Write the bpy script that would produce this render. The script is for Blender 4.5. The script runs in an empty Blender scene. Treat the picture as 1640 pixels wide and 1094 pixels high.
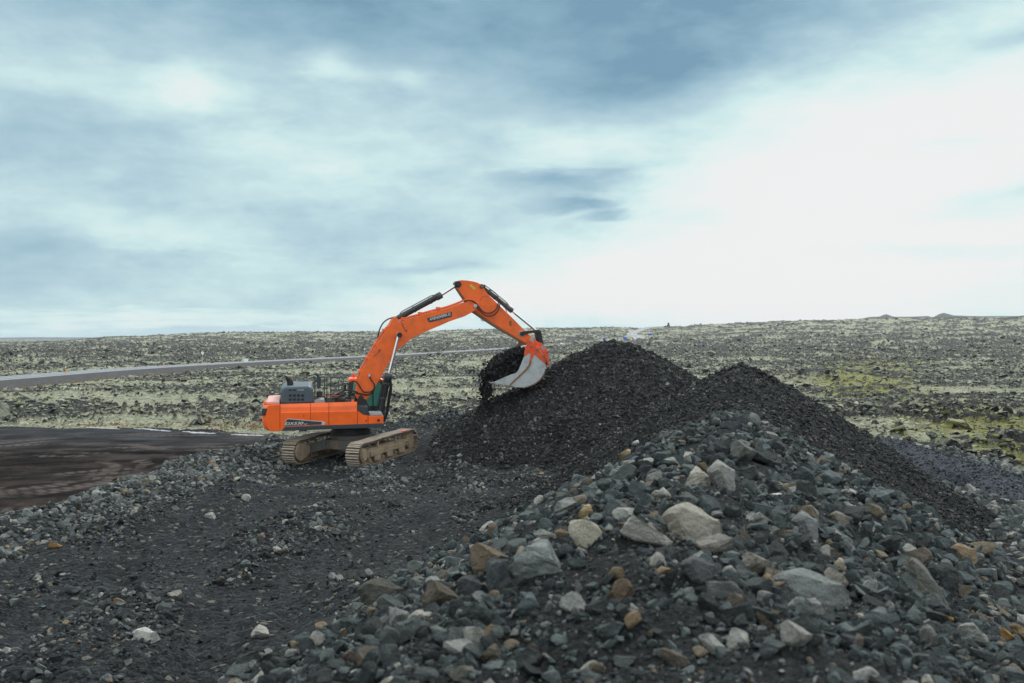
import bpy, bmesh, math, random
import numpy as np
from mathutils import Vector, Matrix, Euler

R = math.radians
HAZE = 0.00005
rnd = random.Random(7)
C = bpy.context.scene.collection
sc = bpy.context.scene

# ------------------------------------------------------------------ camera
H = 9.0                       # eye height above the lava plain
FPX = 1594.0                  # focal length in photo pixels (35 mm lens, 36 mm wide sensor)
HOR = 542.0
cam_d = bpy.data.cameras.new('camera')
cam = bpy.data.objects.new('camera', cam_d)
C.objects.link(cam)
cam.location = (0, 0, H)
cam.rotation_euler = (R(90) - math.atan((547.0 - HOR) / FPX), 0, 0)
cam_d.sensor_width = 36
cam_d.lens = 35
cam_d.clip_start = 0.05
cam_d.clip_end = 40000
cam_d.dof.use_dof = True
cam_d.dof.focus_distance = 45
cam_d.dof.aperture_fstop = 2.2
sc.camera = cam

# ------------------------------------------------------------------ light, exposure
sc.view_settings.view_transform = 'Standard'
sc.view_settings.look = 'None'
sc.view_settings.exposure = 0.0
sc.view_settings.gamma = 1.0
SUN_AZ, SUN_EL = 24.0, 44.0    # degrees right of the view axis, above the horizon
sd = bpy.data.lights.new('sun', 'SUN')
sd.energy = 2.5
sd.angle = R(16)
sd.color = (1.0, 0.97, 0.93)
sun = bpy.data.objects.new('sun', sd)
C.objects.link(sun)
sdir = Vector((math.sin(R(SUN_AZ)) * math.cos(R(SUN_EL)), math.cos(R(SUN_AZ)) * math.cos(R(SUN_EL)), math.sin(R(SUN_EL))))
sun.rotation_euler = (-sdir).to_track_quat('-Z', 'Y').to_euler()
sun.location = (20, 20, 40)


# ------------------------------------------------------------------ node helper
class NT:
    def __init__(self, tree):
        self.t = tree
        self.n = tree.nodes
        self.l = tree.links

    def node(self, typ, **kw):
        nd = self.n.new(typ)
        for k, v in kw.items():
            setattr(nd, k, v)
        return nd

    def put(self, sock, v):
        if hasattr(v, 'is_output') or isinstance(v, bpy.types.NodeSocket):
            self.l.new(v, sock)
        elif v is not None:
            if isinstance(v, tuple) and len(v) == 3 and sock.type == 'RGBA':
                v = (*v, 1)
            sock.default_value = v

    def math(self, op, a, b=None, c=None, clamp=False):
        nd = self.node('ShaderNodeMath', operation=op, use_clamp=clamp)
        self.put(nd.inputs[0], a)
        if b is not None: self.put(nd.inputs[1], b)
        if c is not None: self.put(nd.inputs[2], c)
        return nd.outputs[0]

    def vmath(self, op, a, b=None):
        nd = self.node('ShaderNodeVectorMath', operation=op)
        self.put(nd.inputs[0], a)
        if b is not None:
            if op == 'SCALE': self.put(nd.inputs['Scale'], b)
            else: self.put(nd.inputs[1], b)
        return nd.outputs[0]

    def noise(self, vec, scale, detail=4, rough=0.5, dist=0.0, out='Fac'):
        nd = self.node('ShaderNodeTexNoise')
        if vec is not None: self.put(nd.inputs['Vector'], vec)
        nd.inputs['Scale'].default_value = scale
        nd.inputs['Detail'].default_value = detail
        nd.inputs['Roughness'].default_value = rough
        nd.inputs['Distortion'].default_value = dist
        return nd.outputs[out]

    def voro(self, vec, scale, feature='F1', out='Distance'):
        nd = self.node('ShaderNodeTexVoronoi', feature=feature)
        self.put(nd.inputs['Vector'], vec)
        nd.inputs['Scale'].default_value = scale
        return nd.outputs[out]

    def ramp(self, fac, stops, interp='LINEAR'):
        nd = self.node('ShaderNodeValToRGB')
        cr = nd.color_ramp
        cr.interpolation = interp
        while len(cr.elements) < len(stops): cr.elements.new(0.5)
        for e, (p, c) in zip(cr.elements, stops):
            e.position = p
            e.color = (*c, 1) if len(c) == 3 else c
        self.put(nd.inputs[0], fac)
        return nd.outputs[0]

    def mix(self, fac, a, b, blend='MIX'):
        nd = self.node('ShaderNodeMix', data_type='RGBA', blend_type=blend)
        self.put(nd.inputs['Factor'], fac)
        self.put(nd.inputs['A'], a) if False else self.put(nd.inputs[6], a)
        self.put(nd.inputs[7], b)
        return nd.outputs[2]

    def smooth(self, v, a, b, lo=0.0, hi=1.0):
        nd = self.node('ShaderNodeMapRange', interpolation_type='SMOOTHSTEP')
        self.put(nd.inputs['Value'], v)
        nd.inputs['From Min'].default_value = a
        nd.inputs['From Max'].default_value = b
        nd.inputs['To Min'].default_value = lo
        nd.inputs['To Max'].default_value = hi
        return nd.outputs[0]


# ------------------------------------------------------------------ world: real sky above, a cloud layer seen from below
world = bpy.data.worlds.new('World')
sc.world = world
world.use_nodes = True
w = NT(world.node_tree)
w.n.clear()
sky = w.node('ShaderNodeTexSky', sky_type='NISHITA', sun_disc=False)
sky.sun_elevation = R(SUN_EL)
sky.sun_rotation = R(SUN_AZ)
tc = w.node('ShaderNodeTexCoord')
sep = w.node('ShaderNodeSeparateXYZ')
w.l.new(tc.outputs['Generated'], sep.inputs[0])
X, Y, Z = sep.outputs
az = w.math('ARCTAN2', X, Y)                       # compass bearing
el = w.math('ARCSINE', Z)                          # height above the horizon
# cloud-deck coordinates (a flat layer overhead), softened towards the horizon
zz = w.math('ADD', w.math('MAXIMUM', Z, 0.0), 0.09)
comb = w.node('ShaderNodeCombineXYZ')
w.put(comb.inputs[0], w.math('DIVIDE', X, zz))
w.put(comb.inputs[1], w.math('DIVIDE', Y, zz))
comb.inputs[2].default_value = 3.7
deck = comb.outputs[0]
n1 = w.noise(deck, 0.55, 6, 0.52, 0.25)
n2 = w.noise(deck, 1.9, 7, 0.6, 0.3)
dirv = w.node('ShaderNodeCombineXYZ')
w.put(dirv.inputs[0], az)
w.put(dirv.inputs[1], w.math('MULTIPLY', el, 2.6))
n3 = w.noise(dirv.outputs[0], 5.5, 9, 0.55, 0.15)
n4 = w.noise(dirv.outputs[0], 17.0, 8, 0.6, 0.1)
warp = w.math('MULTIPLY', w.math('SUBTRACT', n3, 0.5), 0.16)
warp2 = w.math('MULTIPLY', w.math('SUBTRACT', n2, 0.5), 0.08)
azw = w.math('ADD', az, warp)
elw = w.math('ADD', el, w.math('ADD', w.math('MULTIPLY', warp, 0.28), w.math('MULTIPLY', warp2, 0.45)))


def blob(cx, cy, rx, ry, rot=0.0, soft=0.0):
    """soft cloud patch: centre bearing/elevation and radii in degrees, tilt in degrees"""
    dx = w.math('SUBTRACT', azw, R(cx))
    dy = w.math('SUBTRACT', elw, R(cy))
    c, s = math.cos(R(rot)), math.sin(R(rot))
    px = w.math('DIVIDE', w.math('ADD', w.math('MULTIPLY', dx, c), w.math('MULTIPLY', dy, s)), R(rx))
    py = w.math('DIVIDE', w.math('SUBTRACT', w.math('MULTIPLY', dy, c), w.math('MULTIPLY', dx, s)), R(ry))
    d = w.math('SQRT', w.math('ADD', w.math('MULTIPLY', px, px), w.math('MULTIPLY', py, py)))
    return w.smooth(d, 1.0, soft)


def deg(px, py):
    return math.degrees(math.atan((px - 820) / FPX)), math.degrees(math.atan((HOR - py) / FPX))


# brightness field of the cloud layer: 0 = blue-grey underside, 1 = white glare
v = w.math('MULTIPLY_ADD', w.math('SUBTRACT', n1, 0.5), 0.26, 0.56)
v = w.math('MULTIPLY_ADD', w.math('SUBTRACT', n2, 0.5), 0.08, v)
v = w.math('MULTIPLY_ADD', w.math('SUBTRACT', n4, 0.5), 0.40, v)
v = w.math('MULTIPLY_ADD', w.math('SUBTRACT', n3, 0.5), 0.70, v)


def add_blob(px, py, rx, ry, amt, rot=0.0, soft=0.0):
    global v
    cx, cy = deg(px, py)
    v = w.math('MULTIPLY_ADD', blob(cx, cy, rx, ry, rot, soft), amt, v)

# dark band across the top, descending to the left of the bright gap
add_blob(500, -60, 34, 7.8, -0.42)
add_blob(600, 60, 14, 3.0, -0.14, -4)
add_blob(1180, -10, 24, 7.0, -0.50, 10)
add_blob(1000, 140, 11, 3.4, -0.34, 12)
add_blob(60, 420, 10, 4.0, -0.10)
add_blob(40, 270, 9, 3.0, -0.12)
# bright glare on the right, fading out leftwards along the horizon
add_blob(1480, 330, 23, 11.0, 0.40, 18, 0.0)
add_blob(1300, 470, 30, 8.0, 0.36, 4, 0.0)
add_blob(1330, 370, 18, 8.0, 0.24, 12, 0.0)
add_blob(1220, 300, 17, 6.5, 0.20, 14, 0.0)
add_blob(1600, 180, 17, 7.0, 0.26, 22, 0.0)
add_blob(1000, 460, 16, 3.2, 0.35, 4, 0.1)
add_blob(760, 480, 10, 1.8, 0.22, 2, 0.1)
add_blob(960, 230, 9, 2.6, 0.16, 0, 0.1)
# paler patches left of centre, thin light bands near the horizon
add_blob(340, 150, 4.2, 1.9, 0.30)
add_blob(540, 110, 3.2, 1.8, 0.26)
add_blob(650, 130, 2.8, 1.4, 0.22)
add_blob(120, 170, 9, 1.8, 0.12)
add_blob(520, 260, 16, 5.0, 0.10)
add_blob(300, 385, 9, 1.5, 0.17, -4)
add_blob(300, 508, 16, 0.8, 0.26)
add_blob(120, 60, 8, 2.0, -0.10, 0)
add_blob(900, 200, 6, 2.5, 0.18)
# grey wisps right of centre
add_blob(890, 292, 6.5, 0.95, -0.34, 2)
add_blob(910, 330, 3.6, 0.75, -0.40, -6)
add_blob(960, 352, 2.3, 0.55, -0.40, 8)
add_blob(1430, 412, 12, 1.1, -0.42, -1)
add_blob(1560, 345, 7, 1.6, -0.45, 8)
add_blob(1480, 265, 5, 0.9, -0.35, 3)
add_blob(1600, 120, 6, 1.2, -0.3, 15)
add_blob(680, 430, 6, 0.6, -0.14, 2)
v = w.math('SUBTRACT', v, w.math('MULTIPLY', w.math('MAXIMUM', w.math('SUBTRACT', v, 0.84), 0.0), 0.66))
# the half of the sky behind the camera is even overcast, brightened as fill light
cloudcol = w.ramp(v, [(0.0, (0.18, 0.33, 0.45)), (0.22, (0.28, 0.46, 0.57)), (0.5, (0.45, 0.63, 0.71)),
                      (0.68, (0.60, 0.80, 0.81)), (0.82, (0.72, 0.87, 0.86)), (0.93, (0.86, 0.875, 0.87)), (1.0, (0.87, 0.87, 0.87))])
# outside the part of the sky we look at the even grey overcast is brightened to raise ambient light
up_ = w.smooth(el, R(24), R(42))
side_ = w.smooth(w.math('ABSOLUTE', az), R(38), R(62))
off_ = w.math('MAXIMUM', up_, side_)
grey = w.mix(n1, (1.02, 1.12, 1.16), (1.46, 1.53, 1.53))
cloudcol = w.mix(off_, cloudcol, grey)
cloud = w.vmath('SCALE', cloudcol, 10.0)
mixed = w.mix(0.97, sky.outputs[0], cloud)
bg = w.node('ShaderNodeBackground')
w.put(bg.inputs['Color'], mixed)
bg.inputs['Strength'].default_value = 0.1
wo = w.node('ShaderNodeOutputWorld')
w.l.new(bg.outputs[0], wo.inputs['Surface'])


# ------------------------------------------------------------------ numpy gradient noise
def _hash(ix, iy, seed):
    h = (ix.astype(np.uint32) * np.uint32(374761393) + iy.astype(np.uint32) * np.uint32(668265263) + np.uint32((seed * 2246822519) & 0xffffffff))
    h = (h ^ (h >> np.uint32(13))) * np.uint32(1274126177)
    return h ^ (h >> np.uint32(16))


def perlin(x, y, seed=0):
    xi = np.floor(x); yi = np.floor(y)
    xf = (x - xi).astype(np.float32); yf = (y - yi).astype(np.float32)
    xi = xi.astype(np.int64); yi = yi.astype(np.int64)
    u = xf * xf * xf * (xf * (xf * 6 - 15) + 10)
    v_ = yf * yf * yf * (yf * (yf * 6 - 15) + 10)

    def g(dx, dy):
        a = _hash(xi + dx, yi + dy, seed).astype(np.float32) * np.float32(2 * math.pi / 4294967296.0)
        return np.cos(a) * (xf - dx) + np.sin(a) * (yf - dy)
    a = g(0, 0); b = g(1, 0); c = g(0, 1); d = g(1, 1)
    return (a + u * (b - a) + v_ * (c - a + u * (a - b - c + d))) * 1.5


def fbm(x, y, lam, octv=4, gain=0.5, seed=0):
    s = 0; a = 1.0; f = 1.0 / lam; n = 0
    for i in range(octv):
        s = s + a * perlin(x * f + 17.3 * i, y * f - 9.1 * i, seed + i)
        n += a; a *= gain; f *= 2.03
    return s / n


def ridged(x, y, lam, octv=4, seed=0):
    s = 0; a = 1.0; f = 1.0 / lam; n = 0
    for i in range(octv):
        s = s + a * (1 - np.abs(perlin(x * f + 7.7 * i, y * f + 3.1 * i, seed + i)) * 1.6)
        n += a; a *= 0.55; f *= 2.1
    return s / n


def sstep(t):
    t = np.clip(t, 0, 1)
    return t * t * (3 - 2 * t)


# ------------------------------------------------------------------ lie of the land
def polydist(x, y, poly):
    """signed distance to a polygon, negative inside"""
    d2 = np.full(x.shape, 1e18); inside = np.zeros(x.shape, bool)
    n = len(poly)
    for i in range(n):
        ax, ay = poly[i]; bx, by = poly[(i + 1) % n]
        ex, ey = bx - ax, by - ay
        wx, wy = x - ax, y - ay
        t = np.clip((wx * ex + wy * ey) / (ex * ex + ey * ey), 0, 1)
        d2 = np.minimum(d2, (wx - t * ex) ** 2 + (wy - t * ey) ** 2)
        if ay != by:
            c = ((ay > y) != (by > y)) & (x < (bx - ax) * (y - ay) / (by - ay) + ax)
            inside ^= c
    d = np.sqrt(d2)
    return np.where(inside, -d, d)


def linedist(x, y, pts):
    """distance to a polyline and the interpolated third value there"""
    best = np.full(x.shape, 1e18); val = np.zeros(x.shape)
    for (ax, ay, az_), (bx, by, bz_) in zip(pts[:-1], pts[1:]):
        ex, ey = bx - ax, by - ay
        t = np.clip(((x - ax) * ex + (y - ay) * ey) / (ex * ex + ey * ey), 0, 1)
        d2 = (x - ax - t * ex) ** 2 + (y - ay - t * ey) ** 2
        m = d2 < best
        best = np.where(m, d2, best); val = np.where(m, az_ + t * (bz_ - az_), val)
    return np.sqrt(best), val


def crest(x, y, pts, slope):
    """heap with a rounded crest; pts = (x, y, z, rounding radius)"""
    out = np.full(x.shape, -50.0)
    for (ax, ay, az_, ar), (bx, by, bz_, br) in zip(pts[:-1], pts[1:]):
        ex, ey = bx - ax, by - ay
        t = np.clip(((x - ax) * ex + (y - ay) * ey) / (ex * ex + ey * ey), 0, 1)
        d2 = (x - ax - t * ex) ** 2 + (y - ay - t * ey) ** 2
        r = ar + t * (br - ar)
        out = np.maximum(out, az_ + t * (bz_ - az_) - slope * (np.sqrt(d2 + r * r) - r))
    return out


NEAR_CREST = [(0.2, -3, 7.0, 2.5), (0.5, 2, 7.15, 2.2), (0.75, 5, 7.2, 2.0), (1.2, 8, 7.25, 1.8), (2.1, 12, 7.2, 1.2), (3.05, 15, 7.25, 0.9),
              (4.15, 19, 7.45, 0.7), (5.0, 22, 6.95, 0.7), (6.2, 28, 7.0, 0.7), (7.3, 32, 7.7, 0.6)]
PILE2 = [(6.6, 31, 7.4, 0.8), (7.9, 34, 8.05, 0.6), (8.2, 35.2, 7.9, 0.5), (8.4, 36.2, 7.5, 0.6)]
PILE1 = [(4.0, 49.5, 8.35, 0.6), (4.9, 50, 8.85, 0.7), (5.7, 50.3, 8.75, 0.7), (6.3, 51, 8.25, 0.8)]
BLUE = [(16.4, 50, 3.9, 1.0), (17.4, 47, 4.3, 1.0), (17.9, 40, 4.12, 0.8), (18.2, 34, 3.9, 0.8), (18.5, 27, 3.6, 0.8)]
PLAT = [(-17, -12), (-17, 14), (-16.6, 24), (-15.6, 31), (-14.6, 37), (-14.0, 44), (-12.4, 51), (-9.5, 58), (-6, 65), (0, 70), (6, 66),
        (9.5, 52), (9.0, 36), (6.0, 19), (4, 10), (3, 0), (2, -12)]
YARD = [(-300, 104), (-80, 101), (-51, 100), (-39, 100), (-31, 97.5), (-22, 92), (-12, 87), (-2, 84), (8, 76), (2, 40), (-5, -30), (-300, -30)]
RIGHT = [(4, 58), (12, 58), (17, 53.5), (19.2, 48), (19.8, 40), (20.2, 30), (22, 15), (25, -30), (0, -30)]
ROADW = [(-99, 60, 1.3), (-98.5, 120, 1.3), (-98, 191, 1.3), (-97, 249, 1.3), (-86, 327, 1.3), (-62, 429, 1.3), (-41, 520, 1.5), (-4, 640, 2.6),
         (33, 760, 3.75), (85, 850, 5.5), (107, 885, 6.9), (119, 930, 9.6), (119, 990, 13.3), (133, 1050, 17), (154, 1120, 21.3), (175, 1175, 22.6),
         (240, 1300, 21)]


def catmull(pts, n=8):
    out = []
    P = [pts[0]] + list(pts) + [pts[-1]]
    for i in range(1, len(P) - 2):
        p0, p1, p2, p3 = (np.array(P[i + k], float) for k in (-1, 0, 1, 2))
        for j in range(n):
            t = j / n
            out.append(tuple(0.5 * ((2 * p1) + (-p0 + p2) * t + (2 * p0 - 5 * p1 + 4 * p2 - p3) * t * t + (-p0 + 3 * p1 - 3 * p2 + p3) * t ** 3)))
    out.append(tuple(map(float, pts[-1])))
    return out


ROAD = catmull(ROADW, 6)
CREST_PX = [-900, 0, 100, 145, 180, 260, 320, 400, 560, 700, 780, 840, 900, 980, 1030, 1100, 1120, 1200, 1260, 1400, 1640, 2200]
CREST_PY = [550.7, 550.7, 548, 543, 540, 536, 532.5, 530.5, 530, 529, 526, 524.5, 523.5, 523, 523, 521.5, 519.5, 516, 513.5, 511, 508.5, 507]
RC = 1100.0


MACH_Z = 3.42


def windrow(x, y):
    u = x + 0.12 * y + 0.8 * fbm(x, y, 7, 2, 0.5, 150)
    return fbm(u * 1.0, y * 0.22, 2.6, 3, 0.5, 151) * 1.3


def land(x, y, fine=True):
    """height z, zone id (0 lava, 1 yard, 2 rubble floor, 3 dark pile, 4 near heap, 5 bluish berm), moss share"""
    x = np.asarray(x, float); y = np.asarray(y, float)
    r = np.hypot(x, y)
    N = x.shape
    # --- far ground
    ang = np.arctan2(x, y)
    angc = np.clip(ang, -1.0, 1.0)
    pxa = 820 + FPX * np.tan(angc)
    zc = 9 + (HOR - np.interp(pxa, CREST_PX, CREST_PY)) / FPX * RC
    zc = np.where(np.abs(ang) > 1.0, 3.0, zc)
    t = np.clip((r - 380) / (RC - 380), 0, 1.0)
    zc = zc - 1.6 * sstep((pxa - 150) / 100)
    far = zc * t ** 2.7
    far = np.where(r > RC, zc * (1 - 0.35 * sstep((r - RC) / 1500)), far)
    far = np.where(r > 4000, far * (1 - sstep((r - 4000) / 3000)), far)
    # --- lava
    big = fbm(x, y, 60, 3, 0.5, 11)
    hum = fbm(x, y, 13, 3, 0.5, 21)
    lava = 0.9 * big + 0.55 * hum
    amp = 1 + 1.2 * sstep((r - 250) / 300) * (1 - 0.75 * sstep((r - 750) / 300))
    lump = ridged(x, y, 3.4, 4, 31)
    lump2 = fbm(x, y, 1.5, 4, 0.6, 41)
    clus = fbm(x, y, 26, 3, 0.55, 51)
    k = lump * 0.6 + lump2 * 0.8 + clus * 0.75
    # coarser masses matter further out
    coarse = ridged(x, y, 8, 4, 61)
    wfar = sstep((r - 160) / 450)
    k = k * (1 - 0.6 * wfar) + (coarse * 1.0 - 0.22 + clus * 0.45 + lump2 * 0.3) * 0.8 * wfar
    rock = sstep((k - 0.40) / 0.22)
    lava = (lava + 0.55 * rock * (0.6 + np.clip(lump2, -0.4, 1)) ) * amp + 0.10 * lump2
    lava = lava + 1.5 * wfar * sstep((coarse - 0.55) / 0.4) * (1 - 0.7 * sstep((r - 750) / 300))
    rock = np.clip(rock + 0.20 * wfar + 0.06 * sstep((x - 10) / 60) * sstep((r - 60) / 60), 0, 1)
    # a few individual rises
    for (bx, by, bh, bw, bd) in ((243, 650, 4.6, 9, 16), (226, 655, 2.5, 9, 14), (66, 205, 1.6, 9, 5), (58, 200, 1.2, 8, 3)):
        lava = lava + bh * np.exp(-((x - bx) / bw) ** 2 - ((y - by) / bd) ** 2)
    # dark collapsed trench on the right
    dtr, _ = linedist(x, y, [(50, 168, 0), (62, 163, 0), (78, 160, 0)])
    lava = lava - 1.8 * np.exp(-(dtr / 3.0) ** 2)
    lava = lava + 3.2 * sstep((x - 4) / 13) * (1 - sstep((r - 55) / 110)) * (y > -20)
    # --- yard and its edge
    dy = polydist(x + 1.2 * fbm(x, y, 9, 2, .5, 71), y + 1.8 * fbm(x, y, 7, 2, .5, 72), YARD)
    yard = 0.05 * fbm(x, y, 8, 3, .5, 81) - 0.05
    ruts = 0.0
    for cx_, cy_, rr in ((-30, 66, 9.5), (-30, 66, 11.6), (-34, 74, 16), (-34, 74, 18.1), (-28, 40, 22.5), (-28, 40, 24.6)):
        dr = np.abs(np.hypot((x - cx_), (y - cy_) * 0.75) - rr)
        tread = 0.5 + 0.5 * np.sign(np.sin(np.arctan2(y - cy_, x - cx_) * rr * 11))
        ruts = ruts - np.exp(-(dr / 0.35) ** 2) * (0.05 + 0.05 * tread) + 0.05 * np.exp(-((dr - 0.6) / 0.2) ** 2)
    yard = yard + ruts * (r < 140)
    dr_ = polydist(x + 0.8 * fbm(x, y, 5, 2, .5, 73), y + 0.8 * fbm(x, y, 6, 2, .5, 74), RIGHT)
    wl = sstep(np.minimum(dy, dr_) / 3.5)
    # --- embanked road
    rd, rz = linedist(x, y, ROAD)
    lavaz = lava * sstep((rd - 8) / 14) + far
    emb = rz + 0.0 - np.clip((rd - 5.8) / 1.6, 0, 3)
    lavaz = np.where(rd < 60, np.maximum(lavaz, emb - 0.06), lavaz)
    lavaz = np.where(rd < 5.8, rz - 0.06, lavaz)
    base = wl * np.where(rd < 9, lavaz, lavaz + 0.25 * sstep((rd - 9) / 8)) + (1 - wl) * np.where(dy < dr_, yard, 3.15 + 0.012 * y + 0.22 * fbm(x, y, 4, 3, .5, 91))
    zone = np.where(np.minimum(dy, dr_) > 1.2, 0, np.where(dy < dr_, 1, 2))
    # --- heaps
    near = r < 130
    xs, ys = x[near], y[near]
    n3_ = fbm(xs, ys, 3.2, 3, 0.5, 101)
    n1_ = fbm(xs, ys, 0.9, 3, 0.5, 111)
    nf = fbm(xs, ys, 0.28, 3, 0.6, 121)
    wx = xs + 0.5 * n3_; wy = ys + 0.5 * fbm(xs, ys, 3.5, 2, .5, 131)
    dp = polydist(wx, wy, PLAT)
    top = 3.45 + 0.22 * n3_ + 0.28 * fbm(xs, ys, 7, 2, .5, 141)
    wr_ = windrow(xs, ys)
    top = top + 0.42 * wr_
    # low bank of coarse stone along the left edge, shallow swale before the machine
    top = top + 0.40 * np.exp(-((dp + 1.6) / 1.5) ** 2) * (xs < -5) * sstep((58 - ys) / 8)
    top = top - 0.30 * np.exp(-((xs + 10.5) / 2.6) ** 2 - ((ys - 40.5) / 2.2) ** 2)
    top = top + 0.35 * np.exp(-((xs + 9.0) / 2.5) ** 2 - ((ys - 35.0) / 2.0) ** 2)
    top = top + 0.6 * sstep((ys - 56) / 8) * sstep((xs + 9) / 4)
    # gentle rise under the machine, as its tracks climb away from us
    tx_, ty_ = xs + 7.5, ys - 46.5
    along = tx_ * math.cos(R(67)) + ty_ * math.sin(R(67))
    padw = np.exp(-((tx_ ** 2 + ty_ ** 2) / 4.6 ** 2) ** 2)
    top = top * (1 - padw) + (MACH_Z + along * math.tan(R(3.2)) + 0.05 * n1_ - 0.03) * padw
    plat = top - 0.62 * np.where(dp > 0, np.sqrt(dp ** 2 + 0.3) - 0.55, 0)
    c_near = crest(wx, wy, NEAR_CREST, 0.60) + 0.14 * n3_ + 0.16 * n1_
    c_p2 = crest(wx, wy, PILE2, 0.67) + 0.16 * n3_ + 0.05 * n1_
    c_p1 = crest(wx, wy, PILE1, 0.60) + 0.22 * n3_ + 0.07 * n1_
    c_bl = crest(wx, wy, BLUE, 0.42) + 0.12 * n3_ + 0.05 * n1_
    z = base.copy(); zn = zone.copy()
    zs = z[near]; zo = zn[near]
    lay = np.stack([zs, plat, c_p1, c_near, c_p2, c_bl])
    ids = np.argmax(lay, 0)
    kk = 0.22
    m = lay.max(0)
    sm = m + kk * np.log(np.exp(np.clip((lay - m) / kk, -30, 0)).sum(0)) * 0.8
    rub = ids > 0
    rough = 0.035 * nf + 0.0
    zs2 = np.where(np.abs(m - zs) < 1.5, m, sm)
    zs2 = np.maximum(zs2, m) + np.where(rub | (zo == 2), rough, 0)
    z[near] = zs2
    zn[near] = np.select([ids == 0, ids == 1, ids == 2, ids == 3, ids == 4, ids == 5], [zo, 2, 3, 4, 4, 5])
    # fine dark part of the ridge end counts as part of the near heap
    return z, zn, rock




# ------------------------------------------------------------------ object helpers
def mesh_obj(name, verts, faces_idx, nper, mat, parent=None, smooth=False):
    me = bpy.data.meshes.new(name)
    verts = np.asarray(verts, np.float32); f = np.asarray(faces_idx, np.int32)
    me.vertices.add(len(verts)); me.vertices.foreach_set('co', verts.ravel())
    me.loops.add(f.size); me.loops.foreach_set('vertex_index', f.ravel())
    nf = f.size // nper
    me.polygons.add(nf)
    me.polygons.foreach_set('loop_start', np.arange(0, f.size, nper, dtype=np.int32))
    me.update(calc_edges=True)
    if smooth: me.polygons.foreach_set('use_smooth', np.ones(nf, bool))
    if mat: me.materials.append(mat)
    o = bpy.data.objects.new(name, me)
    C.objects.link(o)
    if parent: o.parent = parent
    return o


def tag(o, label=None, cat=None, group=None, kind=None):
    if label: o['label'] = label
    if cat: o['category'] = cat
    if group: o['group'] = group
    if kind: o['kind'] = kind
    return o


def empty(name, loc=(0, 0, 0), rz=0.0):
    o = bpy.data.objects.new(name, None)
    o.location = loc; o.rotation_euler = (0, 0, rz); o.empty_display_size = 0.3
    C.objects.link(o)
    return o


class MB:
    """collects shapes into one mesh"""
    def __init__(self):
        self.v = []; self.f = []; self.s = []

    def add(self, vs, fs, smooth=False):
        b = len(self.v)
        self.v += [tuple(map(float, p)) for p in vs]
        self.f += [tuple(b + i for i in f) for f in fs]
        self.s += [smooth] * len(fs)
        return self

    def box(self, x0, x1, y0, y1, z0, z1):
        vs = [(x, y, z) for x in (x0, x1) for y in (y0, y1) for z in (z0, z1)]
        return self.add(vs, [(0, 1, 3, 2), (4, 6, 7, 5), (0, 4, 5, 1), (2, 3, 7, 6), (0, 2, 6, 4), (1, 5, 7, 3)])

    def prism(self, poly, y0, y1):
        """poly = [(x, z)] in the side plane, extruded from y0 to y1 (each may be a list per vertex)"""
        n = len(poly)
        area = sum(poly[i][0] * poly[(i + 1) % n][1] - poly[(i + 1) % n][0] * poly[i][1] for i in range(n))
        if area < 0: poly = poly[::-1]
        vs = [(x, y0, z) for x, z in poly] + [(x, y1, z) for x, z in poly]
        fs = [tuple(range(n)), tuple(range(2 * n - 1, n - 1, -1))]
        fs += [(i, i + n, (i + 1) % n + n, (i + 1) % n) for i in range(n)]
        return self.add(vs, fs)

    def tube(self, pts, r, n=8, cap=True):
        pts = [Vector(p) for p in pts]
        rr = r if isinstance(r, (list, tuple)) else [r] * len(pts)
        rings = []
        prev = None
        for i, p in enumerate(pts):
            a = pts[max(i - 1, 0)]; b = pts[min(i + 1, len(pts) - 1)]
            t = (b - a).normalized()
            if prev is None:
                up = Vector((0, 0, 1)) if abs(t.z) < 0.9 else Vector((1, 0, 0))
                nrm = t.cross(up).normalized()
            else:
                nrm = (prev - t * prev.dot(t)).normalized()
            prev = nrm
            bn = t.cross(nrm)
            rings.append([p + (nrm * math.cos(2 * math.pi * j / n) + bn * math.sin(2 * math.pi * j / n)) * rr[i] for j in range(n)])
        vs = [q for ring in rings for q in ring]
        fs = []
        for i in range(len(pts) - 1):
            for j in range(n):
                fs.append((i * n + j, i * n + (j + 1) % n, (i + 1) * n + (j + 1) % n, (i + 1) * n + j))
        self.add(vs, fs, True)
        if cap:
            self.add(rings[0], [tuple(range(n - 1, -1, -1))]); self.add(rings[-1], [tuple(range(n))])
        return self

    def cyl(self, a, b, r, n=20):
        return self.tube([a, b], r, n)

    def build(self, name, mat, parent=None, bevel=0.0, xf=None):
        me = bpy.data.meshes.new(name)
        vs = self.v if xf is None else [tuple(xf @ Vector(p)) for p in self.v]
        me.from_pydata(vs, [], self.f)
        me.polygons.foreach_set('use_smooth', self.s)
        me.update()
        bm = bmesh.new(); bm.from_mesh(me)
        bmesh.ops.recalc_face_normals(bm, faces=bm.faces)
        bm.to_mesh(me); bm.free()
        if mat: me.materials.append(mat)
        o = bpy.data.objects.new(name, me)
        C.objects.link(o)
        if parent: o.parent = parent
        if bevel:
            b = o.modifiers.new('bevel', 'BEVEL'); b.width = bevel; b.segments = 2; b.limit_method = 'ANGLE'; b.angle_limit = R(35)
        return o


# ------------------------------------------------------------------ materials
def new_mat(name):
    m = bpy.data.materials.new(name); m.use_nodes = True
    t = NT(m.node_tree)
    b = m.node_tree.nodes['Principled BSDF']
    return m, t, b


def bump(t, b, h, strength, dist):
    nd = t.node('ShaderNodeBump')
    nd.inputs['Strength'].default_value = strength; nd.inputs['Distance'].default_value = dist
    t.put(nd.inputs['Height'], h)
    t.l.new(nd.outputs[0], b.inputs['Normal'])
    return nd


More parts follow.
